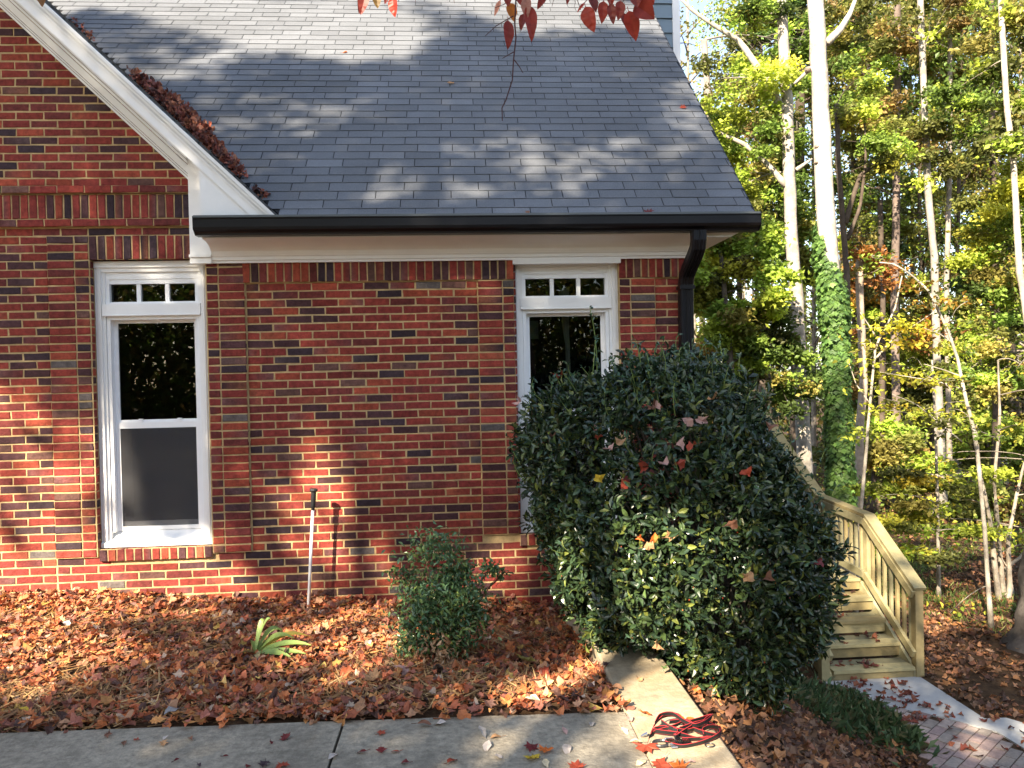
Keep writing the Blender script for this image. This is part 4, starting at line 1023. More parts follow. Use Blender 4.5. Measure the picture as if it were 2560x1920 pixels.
# ------------------------------------------------------------------ dog leash
LCN = np.array([1.03, -2.86, 0.0])
ls = thing('dog_leash', 'tangled black dog leash with red edges and metal clip on the pale path', 'leash', tuple(LCN))
def ribbon(b, P, w=.033, lean=None):
    P = np.array(P, float); n = len(P); d = np.gradient(P, axis=0); d = unit(d)
    lean = np.array(lean if lean is not None else (0, -.35, 1.0)); s_ = lean - d * (d @ lean)[:, None]; s_ = unit(s_); th = np.cross(d, s_) * .0011
    rows = [-.5, -.425, .425, .5]; V = []
    for sg in (1, -1):
        for r_ in rows: V.append(P + s_ * (r_ * w) + th * sg)
    V = np.concatenate(V); cols = []
    F = []; C = []
    red = (.32, .022, .028); blk = (.022, .022, .024)
    # separate quads with own vertices so that the edge stripes stay crisp
    for sg in (0, 1):
        for r_ in range(3):
            A = V[(sg * 4 + r_) * n:(sg * 4 + r_ + 1) * n]; B = V[(sg * 4 + r_ + 1) * n:(sg * 4 + r_ + 2) * n]
            f = [(i, i + 1, n + i + 1, n + i) if sg == 0 else (i, n + i, n + i + 1, i + 1) for i in range(n - 1)]
            b.add(np.concatenate([A, B]), np.array(f), blk if r_ == 1 else red)
    for r_ in (0, 3):
        A = V[r_ * n:(r_ + 1) * n]; B = V[(4 + r_) * n:(5 + r_) * n]; b.add(np.concatenate([A, B]), np.array([(i, i + 1, n + i + 1, n + i) for i in range(n - 1)]), red)
def spline(pts, m=12):
    pts = np.array(pts, float); out = []
    for i in range(len(pts) - 1):
        a = pts[max(i - 1, 0)]; b_ = pts[i]; c_ = pts[i + 1]; d_ = pts[min(i + 2, len(pts) - 1)]
        for t in np.linspace(0, 1, m, endpoint=(i == len(pts) - 2)):
            out.append(.5 * ((2 * b_) + (-a + c_) * t + (2 * a - 5 * b_ + 4 * c_ - d_) * t * t + (-a + 3 * b_ - 3 * c_ + d_) * t ** 3))
    return np.array(out)
def lp(pts, w=.021, lean=None):
    """loop through picture-like coordinates: u right, v towards the back, h height, metres from the centre"""
    return spline([(LCN[0] + u, LCN[1] + v, h) for u, v, h in pts])
b = MB()
loops = [[(-.15, .02, .012), (-.12, .07, .03), (-.06, .12, .05), (.0, .12, .055), (.02, .08, .04), (-.04, .05, .03), (-.12, .06, .02), (-.16, .0, .012)],
         [(-.13, .04, .02), (-.09, .0, .03), (-.02, -.03, .03), (.06, -.05, .012), (.12, -.06, .012), (.17, -.03, .014), (.18, .03, .02), (.14, .06, .035), (.08, .03, .05), (.0, .0, .045)],
         [(-.08, .08, .04), (-.05, .03, .035), (.01, .0, .03), (.08, .03, .03), (.14, .09, .04), (.17, .11, .045), (.10, .08, .045), (.02, .05, .045)],
         [(-.1, -.07, .012), (-.04, -.11, .012), (.03, -.10, .013), (.10, -.08, .02), (.16, -.05, .03), (.185, .0, .03), (.15, .03, .03), (.10, .0, .03), (.09, -.05, .02)],
         [(-.14, .03, .014), (-.07, .05, .02), (-.03, .0, .03), (-.05, -.05, .03), (.0, -.02, .04), (.05, .02, .045), (.03, .08, .04), (-.04, .08, .04)],
         [(.0, .05, .02), (.08, .06, .02), (.15, .05, .02), (.19, .01, .02), (.16, -.04, .02), (.1, -.03, .03), (.06, .01, .03)],
         [(-.02, -.055, .016), (.05, -.055, .016), (.12, -.055, .016)],
         [(-.12, .05, .05), (-.08, .10, .065), (-.02, .10, .07), (.02, .04, .06), (.06, .0, .055), (.12, .02, .06), (.17, .07, .06)]]
for i, L_ in enumerate(loops): ribbon(b, lp(L_), lean=(.15 * (-1) ** i, -.6, .9))
b.build('webbing', m_webb, ls)
def carab(b, c, rx, ry, r=.0042):
    t = np.linspace(0, 2 * math.pi, 22)[:-1]; P_ = np.stack([c[0] + np.cos(t) * rx * np.where(np.abs(np.cos(t)) > .7, 1, 1.1), c[1] + np.sin(t) * ry, np.full(len(t), c[2])], 1)
    P_ = np.concatenate([P_, P_[:1]]); b.tube(P_, r, 6)
b = MB(); carab(b, LCN + (-.125, -.075, .016), .036, .028, .006); b.build('clip', m_blackp, ls)
b = MB(); b.box(LCN[0] - .095, LCN[0] - .062, LCN[1] - .10, LCN[1] - .055, .012, .026); b.box(LCN[0] - .055, LCN[0] - .030, LCN[1] - .105, LCN[1] - .05, .010, .030); b.box(LCN[0] - .022, LCN[0] + .008, LCN[1] - .10, LCN[1] - .06, .010, .026)
b.tube([LCN + (-.1, -.045, .02), LCN + (-.06, -.05, .022)], .005, 8); b.tube([LCN + (-.085, -.112, .012), LCN + (-.055, -.112, .012)], .005, 8); b.tube([LCN + (-.165, .02, .018), LCN + (-.19, .018, .01), LCN + (-.2, .015, .008)], [.009, .006, .001], 8); b.build('buckle', m_metal, ls)
b = MB(); t = np.linspace(0, 2 * math.pi, 20); b.tube(np.stack([LCN[0] + .10 + np.cos(t) * .022, LCN[1] - .10 + np.sin(t) * .018, np.full(20, .006)], 1), .0028, 6); b.build('ring', m_blackp, ls)
m_pbark = material('pale_bark', attr=True, rough=.85, spec=.15, noise=.4, nscale=4, bump=1, bscale=14, stain=(.17, .125, .09), sscale=5, broad=.3, bsc=2.2)
# ------------------------------------------------------------------ trees
YG = [(.30, .40, .05), (.40, .46, .06), (.22, .32, .05), (.48, .46, .06)]
GR = [(.13, .20, .035), (.18, .26, .045), (.09, .14, .03)]
OLV = [(.17, .18, .04), (.24, .21, .05), (.11, .12, .03), (.28, .19, .06)]
ORG = [(.36, .15, .03), (.24, .10, .03), (.42, .24, .04)]
YEL = [(.52, .50, .05), (.42, .44, .05), (.60, .48, .06), (.30, .36, .05)]
DKG = [(.05, .09, .03), (.07, .12, .035), (.10, .12, .04)]
def curve(a, m, e, k=7):
    t = np.linspace(0, 1, k)[:, None]; a, m, e = map(np.array, (a, m, e)); return (1 - t) ** 2 * a + 2 * t * (1 - t) * m + t * t * e
def tree(name, label, path, rad, bark, clusters=(), limbs=(), leaf=.11, group=None, cat='tree', Tm=None, n_side=12, world=None, sub=.30, baremark=None, flat=0, limb_r=.35):
    """path: [(px, py)...] seen at its depth, or world points; clusters: (px, py, rx, ry, n, depth, palette)"""
    if world is None:
        dep = path[0]; P = np.array([q(px, py, dep) for px, py in path[1:]])
        P = P[np.argsort(P[:, 2])]
        g = float(gz(P[0, 0], P[0, 1])) - .1
        if P[0, 2] > g:
            d0 = P[0] - P[1]; d0 = d0 / abs(d0[2]); P = np.vstack([P[0] + np.array([d0[0] * .6, d0[1] * .6, -1]) * (P[0, 2] - g), P])
    else: P = np.array(world, float)
    root = thing(name, label, cat, tuple(P[0]), group)
    k = max(8, 3 * len(P)); s = np.linspace(0, 1, len(P)); ss = np.linspace(0, 1, k); Pp = np.stack([np.interp(ss, s, P[:, i]) for i in range(3)], 1)
    Pp[1:-1, :2] += rng.normal(0, rad[0] * .05, (k - 2, 2))
    rr = np.interp(ss, [0, 1], rad); rr[0] *= 1.5; rr[1] *= 1.12
    b = MB(); bc = np.array(bark); cc = np.array([bc * rng.uniform(.82, 1.12) for _ in range(k)]); b.tube(Pp, rr, n_side, cc, rough=.06)
    for L_ in limbs:        # explicit limbs: (depth, r0, r1, [(px,py)...])
        Q = np.array([q(px, py, L_[0] + .25 * i * (L_[4] if len(L_) > 4 else 0)) for i, (px, py) in enumerate(L_[3])]); kk = len(Q) * 3; s2 = np.linspace(0, 1, len(Q)); t2 = np.linspace(0, 1, kk)
        Q = np.stack([np.interp(t2, s2, Q[:, i]) for i in range(3)], 1); b.tube(Q, np.linspace(L_[1], L_[2], kk), 8, bc, rough=.08)
    lb = MB(); tw_ = MB()
    for (px, py, rx, ry, n, dp, pal) in clusters:
        n = int(n * (1.9 if flat else 3.0))
        c = q(px, py, dp); sc = dp / 1923; rx, ry = rx * sc, ry * sc
        nc = max(3, int(rx * ry * 3.1 / sub ** 2 * .9)); nc = min(nc, 150)
        cs_ = c + rdir(nc) * (rng.random((nc, 1)) ** .4 * 1.18) * np.array([rx, rx, ry])
        d2 = ((Pp[None] - c[None, None]) ** 2).sum(2)[0]; below = np.where(Pp[:, 2] < c[2] + .3, d2, d2 + 50); st_ = Pp[np.argmin(below)]
        rl_ = max(.012, rad[1] * limb_r) if len(limbs) == 0 else rad[1] * limb_r * .6
        main = curve(st_, (st_ + c) / 2 + np.array([0, 0, .15 * np.linalg.norm(c - st_)]), c, 9); b.tube(main, np.linspace(rl_, rl_ * .35, 9), 6, bc * .9)
        for e in cs_[:: max(1, nc // 16)]:
            m0 = main[rng.integers(3, 9)]; b.tube(curve(m0, (m0 + e) / 2 + rng.normal(0, .1, 3), e, 5), np.linspace(rl_ * .3, .004, 5), 4, bc * .8)
        wts = rng.lognormal(0, .6, nc); ci = rng.choice(nc, n, p=wts / wts.sum())
        off = rng.normal(0, sub * .48, (n, 3)) * np.array([1, 1, .55 if not flat else .22])
        pos = cs_[ci] + off; cp = palette(nc, list(pal) * 2 + YG[:2] + OLV[:3], None, .25)[ci] * rng.lognormal(0, .2, (n, 1))
        nr = rdir(n, .9) if not flat else rdir(n, 2.5)
        scatter(lb, Tm or T_simple(.62), pos, unit(rdir(n) * np.array([1, 1, .6])), nr, rng.uniform(leaf * .7, leaf * 1.25, n), cp)
    b.build('trunk', m_pbark if bark[0] > .45 and rad[0] > .1 else m_bark, root, smooth=True)
    if lb.n: lb.build('crown', m_leaf, root)
    return root

WH = (.50, .46, .40); GY = (.24, .21, .18); DB = (.085, .065, .05); PB = (.17, .13, .11)
# A: forked pale tree left of the ivy trunk
tree('forked_tree', 'pale barked tree with two long limbs forking to the left behind the roof', [16, (1948, -260), (1955, 0), (1961, 170), (1969, 280), (1972, 430), (1978, 610), (1990, 716), (2000, 900)], (.145, .10), (.37, .33, .28),
     [(1800, 330, 120, 90, 1500, 16.5, YG), (1900, 200, 80, 90, 900, 16, YG), (1930, 60, 60, 60, 500, 16, GR), (1790, 200, 40, 50, 120, 15.5, OLV), (1850, 470, 80, 60, 900, 17, YG), (1905, 330, 50, 60, 450, 16, GR), (1860, 40, 40, 40, 100, 16, YG)],
     [(16, .085, .03, [(1956, 278), (1921, 208), (1878, 143), (1843, 96), (1795, 70), (1730, 26), (1700, -5)], 0), (16, .07, .025, [(1965, 465), (1921, 412), (1860, 360), (1795, 330), (1760, 280)], .1), (16, .05, .02, [(1990, 425), (2030, 397)], .1)], leaf=.10)
# B: the thick white trunk with ivy
PBt = [13, (2014, -400), (2040, 0), (2046, 170), (2054, 300), (2064, 520), (2080, 716), (2092, 900), (2104, 1270)]
tb = tree('tall_pale_tree', 'thickest white sunlit trunk standing clear above the staircase', PBt, (.165, .125), (.42, .38, .33), [],
     [(13, .07, .03, [(2066, 108), (2100, 75), (2125, 35), (2142, -10)], .1), (13, .045, .02, [(2030, 170), (2015, 182), (1985, 210)], .1)], n_side=18)
b = MB()
for (px, py, s) in [(2022, 172, .07), (2045, 365, .055), (2060, 265, .035), (2042, 405, .035), (2078, 450, .02), (2068, 432, .025)]:
    c = q(px, py, 12.93); b = MB(); b.tube([c + (0, .05, 0), c, c + (0, -.02, -.01)], [s * .8, s * .62, s * .2], 9, (.26, .21, .17)); b.build('knot', m_bark, tb)
# bark patches are geometry-free; ivy is a plant of its own
iv = thing('climbing_ivy', 'green ivy sleeve climbing the thick pale trunk', 'ivy', tuple(q(2100, 1290, 13)))
mb = MB(); n = 9000; t = rng.random(n) ** .8
py = 1290 - t * 740; cx = np.interp(py, [520, 716, 900, 1270], [2064, 2080, 2092, 2104]); 
cen = np.array([q(a_, b_, 13) for a_, b_ in zip(cx, py)]); rad_ = .150 + .02 + .035 * rng.random(n) ** 2 + .035 * np.sin(py / 37.) * np.sin(py / 61. + 1) + .02 + .12 * (rng.random(n) < .04) * rng.random(n)
th = rng.uniform(0, 2 * math.pi, n); ok = (py > 640 + 90 * np.sin(th * 1.0 + 2.2) + rng.normal(0, 14, n)); th, cen, rad_, py = th[ok], cen[ok], rad_[ok], py[ok]; n = len(th)
o_ = np.stack([np.cos(th), np.sin(th), np.zeros(n)], 1)
scatter(mb, T_star5(.1), cen + o_ * rad_[:, None], unit(np.array([0, 0, -1]) + o_ * .35 + rdir(n) * .35), o_ + rdir(n) * .35 + np.array([0, 0, .3]), rng.uniform(.065, .105, n), palette(n, [(.11, .20, .045), (.14, .25, .06), (.075, .15, .04)], None, .25))
mb.build('foliage', m_leaf, iv)
mb = MB()
for k_ in range(5):
    a_ = [2.4, 3.6, 4.4, 5.4, 5.9][k_]; pts = [q(np.interp(p_, [520, 716, 900, 1270], [2064, 2080, 2092, 2104]), p_, 13) + np.array([math.cos(a_ + .2 * math.sin(p_ / 90)), math.sin(a_ + .2 * math.sin(p_ / 90)), 0] ) * .18 for p_ in range(1290, 640 + 30 * k_, -60)]
    mb.tube(pts, .014, 5, (.30, .22, .14))
mb.build('vine_stem', m_twig, iv)
# other trunks
tree('pine_tree', 'straight dark grey trunk seen right of the ivy tree against the sky', [21, (2242, -300), (2243, 200), (2240, 500), (2236, 800), (2245, 1300)], (.11, .085), PB,
     [(2200, 60, 150, 80, 1500, 21, OLV), (2300, 170, 100, 70, 900, 21.5, GR), (2210, 290, 70, 60, 500, 20, OLV), (2160, 180, 70, 60, 500, 21, GR), (2180, 470, 60, 40, 200, 22, GR)], leaf=.13)
tree('dappled_tree', 'mottled white trunk right of the dark grey pine trunk', [19, (2290, -300), (2308, 200), (2322, 500), (2336, 640), (2342, 900), (2360, 1300)], (.10, .07), (.30, .27, .23),
     [(2330, 60, 110, 70, 900, 19, OLV), (2290, 330, 70, 60, 600, 19, OLV), (2380, 270, 70, 60, 600, 18.5, GR), (2350, 420, 60, 50, 420, 19, OLV)], leaf=.12)
tree('mottled_tree', 'narrow pale trunk beside the mottled white one', [20, (2372, -300), (2376, 200), (2372, 500), (2366, 700), (2375, 1250)], (.075, .05), (.28, .24, .20),
     [(2400, 120, 90, 70, 800, 20, OLV), (2440, 330, 60, 60, 400, 20, GR)], leaf=.12)
tree('curved_tree', 'thin curving pale trunk near the right picture edge', [12, (2495, -160), (2503, 20), (2516, 260), (2533, 390), (2542, 564), (2550, 690), (2575, 850), (2590, 1100)], (.055, .038), (.44, .38, .30),
     [(2520, 60, 80, 70, 700, 12.5, OLV), (2440, 200, 70, 50, 450, 12.5, GR), (2540, 300, 60, 60, 420, 12.5, OLV), (2480, 360, 50, 40, 260, 12, OLV)], leaf=.10)
tree('twin_stem_tree', 'dark double stem rising close behind the ivy trunk on its right', [17, (2092, 260), (2096, 420), (2108, 560), (2118, 700), (2120, 1000)], (.075, .05), DB,
     [(2150, 300, 60, 50, 500, 17, YG), (2190, 370, 70, 40, 500, 17, YG), (2140, 200, 50, 50, 350, 17.5, GR), (2230, 400, 50, 25, 260, 16.5, YG)],
     [(17, .07, .02, [(2112, 560), (2130, 500), (2150, 440), (2200, 400), (2270, 350)], .1), (17, .05, .015, [(2118, 600), (2150, 520), (2165, 400), (2160, 250)], .1)], leaf=.10)
tree('pale_stump_tree', 'short visible light trunk between the ivy tree and the yellow saplings', [18, (2148, 640), (2152, 800), (2160, 960), (2150, 1060), (2144, 1300)], (.10, .085), (.36, .29, .23), [(2150, 690, 60, 60, 450, 18, ORG), (2130, 600, 50, 50, 350, 18.5, OLV)], leaf=.11)
tree('leafy_maple', 'bright yellow green leafy tree between the downspout and the pale forked trunk', [14.5, (1800, 620), (1815, 760), (1830, 1000)], (.09, .04), (.12, .10, .08),
     [(1790, 680, 75, 80, 2300, 14.5, YG), (1880, 640, 75, 60, 1700, 14.3, YG), (1850, 780, 90, 70, 2200, 14.6, YG), (1925, 720, 45, 60, 700, 14, YG), (1790, 820, 60, 60, 1100, 14.5, YG), (1900, 880, 80, 60, 1300, 15, GR), (1960, 950, 60, 80, 1100, 15.2, GR), (1960, 830, 40, 60, 500, 15, GR), (1850, 950, 70, 50, 800, 15, YG)], leaf=.10, sub=.26)
tree('autumn_tree', 'orange leafed tree low behind the bush and the downspout', [17, (1790, 700), (1795, 900), (1800, 1000)], (.09, .05), DB, [(1770, 860, 60, 60, 900, 17, ORG), (1850, 900, 45, 40, 500, 17, ORG), (1760, 750, 30, 50, 400, 17, ORG)], leaf=.10)
tree('broadleaf_tree', 'yellow green tree leaning out over the roof edge', [20, (1760, 100), (1775, 350), (1790, 600), (1800, 900)], (.15, .08), GY,
     [(1760, 290, 50, 40, 450, 20, YG), (1760, 380, 60, 80, 1000, 20, YG), (1850, 400, 80, 80, 1000, 21, OLV), (1850, 560, 90, 70, 1200, 20, YG), (1900, 500, 60, 60, 700, 21, GR), (1990, 500, 60, 70, 800, 21, GR), (1990, 300, 50, 80, 700, 21, GR), (2000, 120, 50, 80, 700, 21, GR)], leaf=.13)
tree('dark_oak', 'dark green oak crown high behind the two pale trunks', [24, (2010, -300), (2000, 200), (1995, 600), (1990, 1000)], (.22, .12), DB,
     [(1940, 40, 110, 70, 1500, 24, DKG), (2060, 80, 100, 90, 1700, 24, DKG), (2120, 230, 90, 90, 1300, 24, OLV), (1890, 110, 60, 60, 500, 24, DKG)], leaf=.15)
tree('yellow_crown_tree', 'yellow and green foliage mass at the right picture edge', [13.5, (2600, 200), (2610, 700), (2620, 1200)], (.14, .07), GY,
     [(2500, 560, 80, 70, 1300, 13.5, YG), (2440, 640, 60, 60, 700, 14, YG), (2520, 700, 70, 70, 900, 13.5, OLV), (2540, 460, 50, 50, 600, 13.2, YEL), (2470, 780, 90, 70, 1100, 14, GR), (2420, 900, 70, 60, 700, 14, GR), (2530, 900, 60, 80, 800, 13.5, GR), (2460, 520, 40, 40, 300, 14, GR)], leaf=.085, sub=.26)
tree('russet_tree', 'russet brown foliage low behind the white sapling stems', [22, (2200, 500), (2205, 800), (2210, 1200)], (.12, .07), DB,
     [(2180, 700, 80, 60, 1100, 22, ORG), (2280, 730, 80, 60, 900, 22, OLV), (2150, 800, 50, 50, 450, 22, ORG), (2330, 840, 60, 50, 600, 22, ORG), (2200, 600, 70, 50, 700, 23, DKG)], leaf=.12)

# woodland trees filling the middle distance
for nm, px, d, cls, lab in [
    ('olive', 2130, 27, [(2110, 120, 110, 130, 2600, 27, OLV), (2190, 330, 90, 90, 1600, 27, OLV), (2120, 470, 70, 70, 1100, 27, GR), (2200, 560, 80, 70, 1200, 27, OLV)], 'olive brown leafy tree filling the gap right of the thick pale trunk'),
    ('brown', 2330, 29, [(2300, 60, 120, 100, 2600, 29, OLV), (2330, 260, 110, 90, 2000, 29, [(.16, .11, .04), (.10, .08, .03)]), (2310, 440, 80, 70, 1100, 29, GR), (2290, 600, 90, 70, 1300, 29, OLV)], 'brownish leafed tree behind the mottled trunks'),
    ('green', 2460, 26, [(2460, 60, 130, 110, 2600, 26, GR), (2480, 230, 110, 90, 1900, 26, OLV), (2420, 420, 80, 90, 1200, 26, OLV), (2480, 620, 90, 80, 1500, 26, YG)], 'green crowned tree high in the upper right of the picture'),
    ('gold', 2230, 25, [(2160, 740, 80, 70, 1000, 25, ORG), (2250, 860, 110, 80, 1900, 25, YG), (2190, 970, 100, 70, 1500, 25, OLV), (2330, 980, 100, 80, 1700, 25, GR)], 'golden green bushy tree low between the dark trunks'),
    ('dim', 2420, 23, [(2430, 780, 110, 90, 2000, 23, GR), (2500, 980, 110, 80, 2000, 23, OLV), (2400, 1080, 110, 70, 1700, 23, YG), (2530, 1120, 90, 70, 1400, 23, YG)], 'bushy green tree low on the right behind the saplings'),
    ('low', 2200, 20, [(2160, 1120, 90, 60, 1300, 20, YG), (2270, 1150, 100, 70, 1600, 20, OLV), (2380, 1230, 100, 60, 1300, 20, YG), (2500, 1270, 90, 60, 1300, 19, OLV)], 'wide low yellow green tree just inside the forest edge'),
    ('left', 1900, 23, [(1740, 520, 60, 80, 900, 23, YG), (1820, 620, 80, 60, 1300, 23, OLV), (1930, 560, 70, 90, 1300, 23, YG), (1930, 380, 70, 90, 1100, 23, OLV), (1780, 440, 60, 60, 700, 23, YG), (2010, 650, 50, 90, 900, 23, GR)], 'mixed green tree behind the forked pale trunk'),
    ('high', 1840, 26, [(1810, 200, 50, 50, 350, 26, OLV), (1900, 110, 70, 80, 900, 26, OLV), (1880, 280, 70, 60, 800, 26, YG), (1750, 330, 50, 40, 400, 26, YG)], 'thin topped tree letting blue sky through beside the roof')]:
    tree('woodland_tree', lab, [d, (px, cls[0][1]), (px + 8, 700), (px + 4, 1100)], (.15, .06), DB, cls, leaf=.15, group='leafy trees in the middle distance', sub=.42)
# undergrowth with flat sprays
tree('beech_sapling', 'sapling with wide layers of yellow green leaves low at the forest edge', [11.5, (2330, 900), (2340, 1100), (2345, 1350)], (.03, .014), (.40, .35, .29),
     [(2200, 1240, 75, 22, 420, 11.3, YG), (2260, 1180, 80, 25, 420, 11.6, YEL), (2330, 1290, 80, 30, 520, 11.4, YG), (2240, 1330, 70, 30, 420, 11.2, YG), (2400, 1200, 70, 30, 380, 11.8, YG), (2300, 1380, 60, 24, 300, 11.2, YG), (2420, 1330, 60, 30, 300, 11.5, YG)], leaf=.085, flat=1, sub=.3, Tm=T_oval(.6), limb_r=.6)
tree('slender_sapling', 'slim pale sapling with sparse yellow leaves right of the ivy trunk', [10.5, (2255, 690), (2235, 780), (2190, 860), (2177, 990), (2166, 1120), (2150, 1300)], (.028, .008), (.44, .39, .32),
     [(2190, 820, 60, 30, 70, 10.5, YEL), (2260, 830, 60, 30, 75, 10.4, YEL), (2160, 880, 50, 30, 45, 10.5, YEL), (2270, 920, 70, 24, 65, 10.6, YEL), (2220, 1000, 70, 30, 70, 10.4, YEL), (2330, 850, 40, 30, 34, 10.5, YEL), (2180, 1080, 50, 26, 50, 10.5, YEL), (2190, 640, 50, 24, 20, 10.5, YEL)],
     [(10.5, .016, .004, [(2186, 900), (2230, 850), (2290, 810), (2350, 770)], 0), (10.5, .012, .003, [(2195, 850), (2170, 810), (2150, 780)], 0), (10.5, .012, .003, [(2175, 1010), (2140, 960), (2120, 900)], 0)], leaf=.085, flat=1, sub=.35, Tm=T_oval(.62), limb_r=.5)
tree('arching_sapling', 'white stemmed sapling arching to the left with yellow and dry brown leaves', [10, (2199, 656), (2235, 660), (2277, 686), (2320, 725), (2338, 760), (2372, 832), (2395, 900), (2411, 982), (2440, 1100), (2460, 1300)], (.028, .008), (.46, .41, .34),
     [(2340, 770, 50, 40, 50, 10, ORG), (2410, 800, 40, 60, 36, 10, ORG), (2300, 720, 40, 30, 26, 10, ORG), (2330, 960, 80, 26, 80, 10, YEL), (2280, 1040, 90, 24, 90, 10, YEL), (2370, 1060, 70, 24, 60, 10, YEL), (2480, 1090, 60, 40, 60, 10, YG)],
     [(10, .010, .003, [(2411, 975), (2350, 955), (2290, 945), (2200, 930)], 0), (10, .010, .003, [(2400, 940), (2360, 925), (2310, 910)], 0), (10, .010, .003, [(2405, 1105), (2340, 1050), (2290, 1010), (2230, 985)], 0), (10, .008, .003, [(2385, 860), (2350, 835), (2310, 820)], 0)], leaf=.08, flat=1, sub=.35, Tm=T_oval(.6), limb_r=.5)
cl = thing('multi_stem_shrub', 'clump of slender pale stems at the forest edge near the big grey trunk', 'shrub', tuple(q(2490, 1580, 11.3)))
b = MB(); lb = MB()
for i, pts in enumerate([[(2500, 1585), (2490, 1440), (2475, 1300), (2450, 1180), (2440, 1060)], [(2515, 1575), (2525, 1480), (2520, 1350), (2545, 1220), (2570, 1120)], [(2505, 1590), (2510, 1500), (2500, 1380), (2485, 1200), (2500, 1050), (2495, 900)], [(2525, 1580), (2530, 1480), (2515, 1420), (2555, 1390), (2590, 1330)], [(2480, 1580), (2470, 1500), (2465, 1400), (2470, 1330)]]):
    Q = np.array([q(a_, b_, 11.3 + .1 * i) for a_, b_ in pts]); Q[0, 2] = float(gz(Q[0, 0], Q[0, 1])) - .05; t2 = np.linspace(0, 1, 3 * len(Q)); Q = np.stack([np.interp(t2, np.linspace(0, 1, len(Q)), Q[:, k_]) for k_ in range(3)], 1)
    b.tube(Q, np.linspace(.045 if i != 4 else .03, .012, len(Q)), 7, (.36, .31, .25), rough=.08)
    for k_ in range(5):
        m0 = Q[rng.integers(5, len(Q))]; e = m0 + rng.normal(0, .6, 3) * np.array([1, 1, .4]) + (0, 0, .15); b.tube(curve(m0, (m0 + e) / 2 + (0, 0, .1), e, 5), np.linspace(.009, .003, 5), 4, (.36, .31, .25)); nn_ = 34
        scatter(lb, T_oval(.6), e + rng.normal(0, .2, (nn_, 3)) * np.array([1, 1, .4]), rdir(nn_), rdir(nn_, 2), rng.uniform(.06, .09, nn_), palette(nn_, YG + YEL, None, .2))
b.build('stems', m_bark, cl); lb.build('foliage', m_leaf, cl)
# big trunk at the right picture edge
tree('big_grey_tree', 'broad grey tree base flaring at the right picture edge', None, (.38, .30), (.13, .115, .105), [], [], world=[(7.0, 2.35, -1.95), (7.1, 2.38, -1.3), (7.28, 2.42, -.4), (7.55, 2.45, 1.5), (7.9, 2.5, 5), (8.3, 2.6, 10)], n_side=20)
# distant slim trees: copies of a few originals
cols_ = [(GY, OLV), (DB, GR), ((.36, .32, .27), OLV), (DB, YG)]
far = []
for k_ in range(4):
    bk, pal = cols_[k_]
    o = thing('slim_tree', 'slim trunk standing far back among the woodland trees', 'tree', (0, 0, 0), 'slim trees far back in the woods')
    b = MB(); lb = MB(); H = 17 + k_; P = np.array([(0, 0, -.3), (.1 * k_, .1, 4), (.2, -.1 * k_, 9), (.1, .1, H)]); t2 = np.linspace(0, 1, 10); P = np.stack([np.interp(t2, np.linspace(0, 1, 4), P[:, i]) for i in range(3)], 1)
    b.tube(P, np.linspace(.095 + .015 * k_, .04, 10), 8, bk, rough=.05)
    for i in range(26):
        z_ = rng.uniform(3.5, H); m0 = np.array([np.interp(z_, P[:, 2], P[:, 0]), np.interp(z_, P[:, 2], P[:, 1]), z_]); a_ = rng.uniform(0, 6.28); L_ = rng.uniform(1.2, 3.2) * (1 - .4 * z_ / H)
        e = m0 + np.array([math.cos(a_) * L_, math.sin(a_) * L_, rng.uniform(.2, 1.2)]); b.tube(curve(m0, (m0 + e) / 2 + (0, 0, .2), e, 5), np.linspace(.035, .008, 5), 5, np.array(bk) * .9)
        for j_ in range(4):
            c = e + rng.normal(0, .45, 3); n = int(rng.integers(16, 46)); scatter(lb, T_simple(.62), c + rng.normal(0, .26, (n, 3)), rdir(n), rdir(n, .8), rng.uniform(.10, .17, n), palette(1, pal, None, .2) * rng.lognormal(0, .22, (n, 1)))
    b.build('trunk', m_bark, o, smooth=True); lb.build('crown', m_leaf, o); far.append(o)
def dup(src, loc, rz, sc=1, label=None):
    r = src.copy(); COL.objects.link(r); r.location = loc; r.rotation_euler = (0, 0, rz); r.scale = (sc, sc, sc)
    if label: r['label'] = label
    for ch in list(src.children):
        c = ch.copy(); COL.objects.link(c); c.parent = r
    return r
spots = []
for px, d in [(1745, 27), (1885, 25), (1850, 34), (1925, 30), (2030, 29), (2135, 33), (2185, 27), (2215, 36), (2275, 31), (2320, 26), (2395, 29), (2425, 24), (2455, 35), (2480, 21), (2510, 27), (2545, 32), (2575, 23), (2365, 40), (2160, 42), (1990, 40), (1810, 44), (2600, 40), (2680, 28), (2760, 35), (2870, 24), (3000, 30), (2720, 19), (1700, 38), (1560, 36), (1400, 42)]:
    c = q(px, 960, d); spots.append((c[0], c[1]))
for i, (x, y) in enumerate(spots):
    src = far[i % 4]; z = float(gz(x, y)) - .1
    if i < 4: src.location = (x, y, z); src.rotation_euler = (0, 0, rng.uniform(0, 6))
    else: dup(src, (x, y, z), rng.uniform(0, 6), rng.uniform(.8, 1.2))
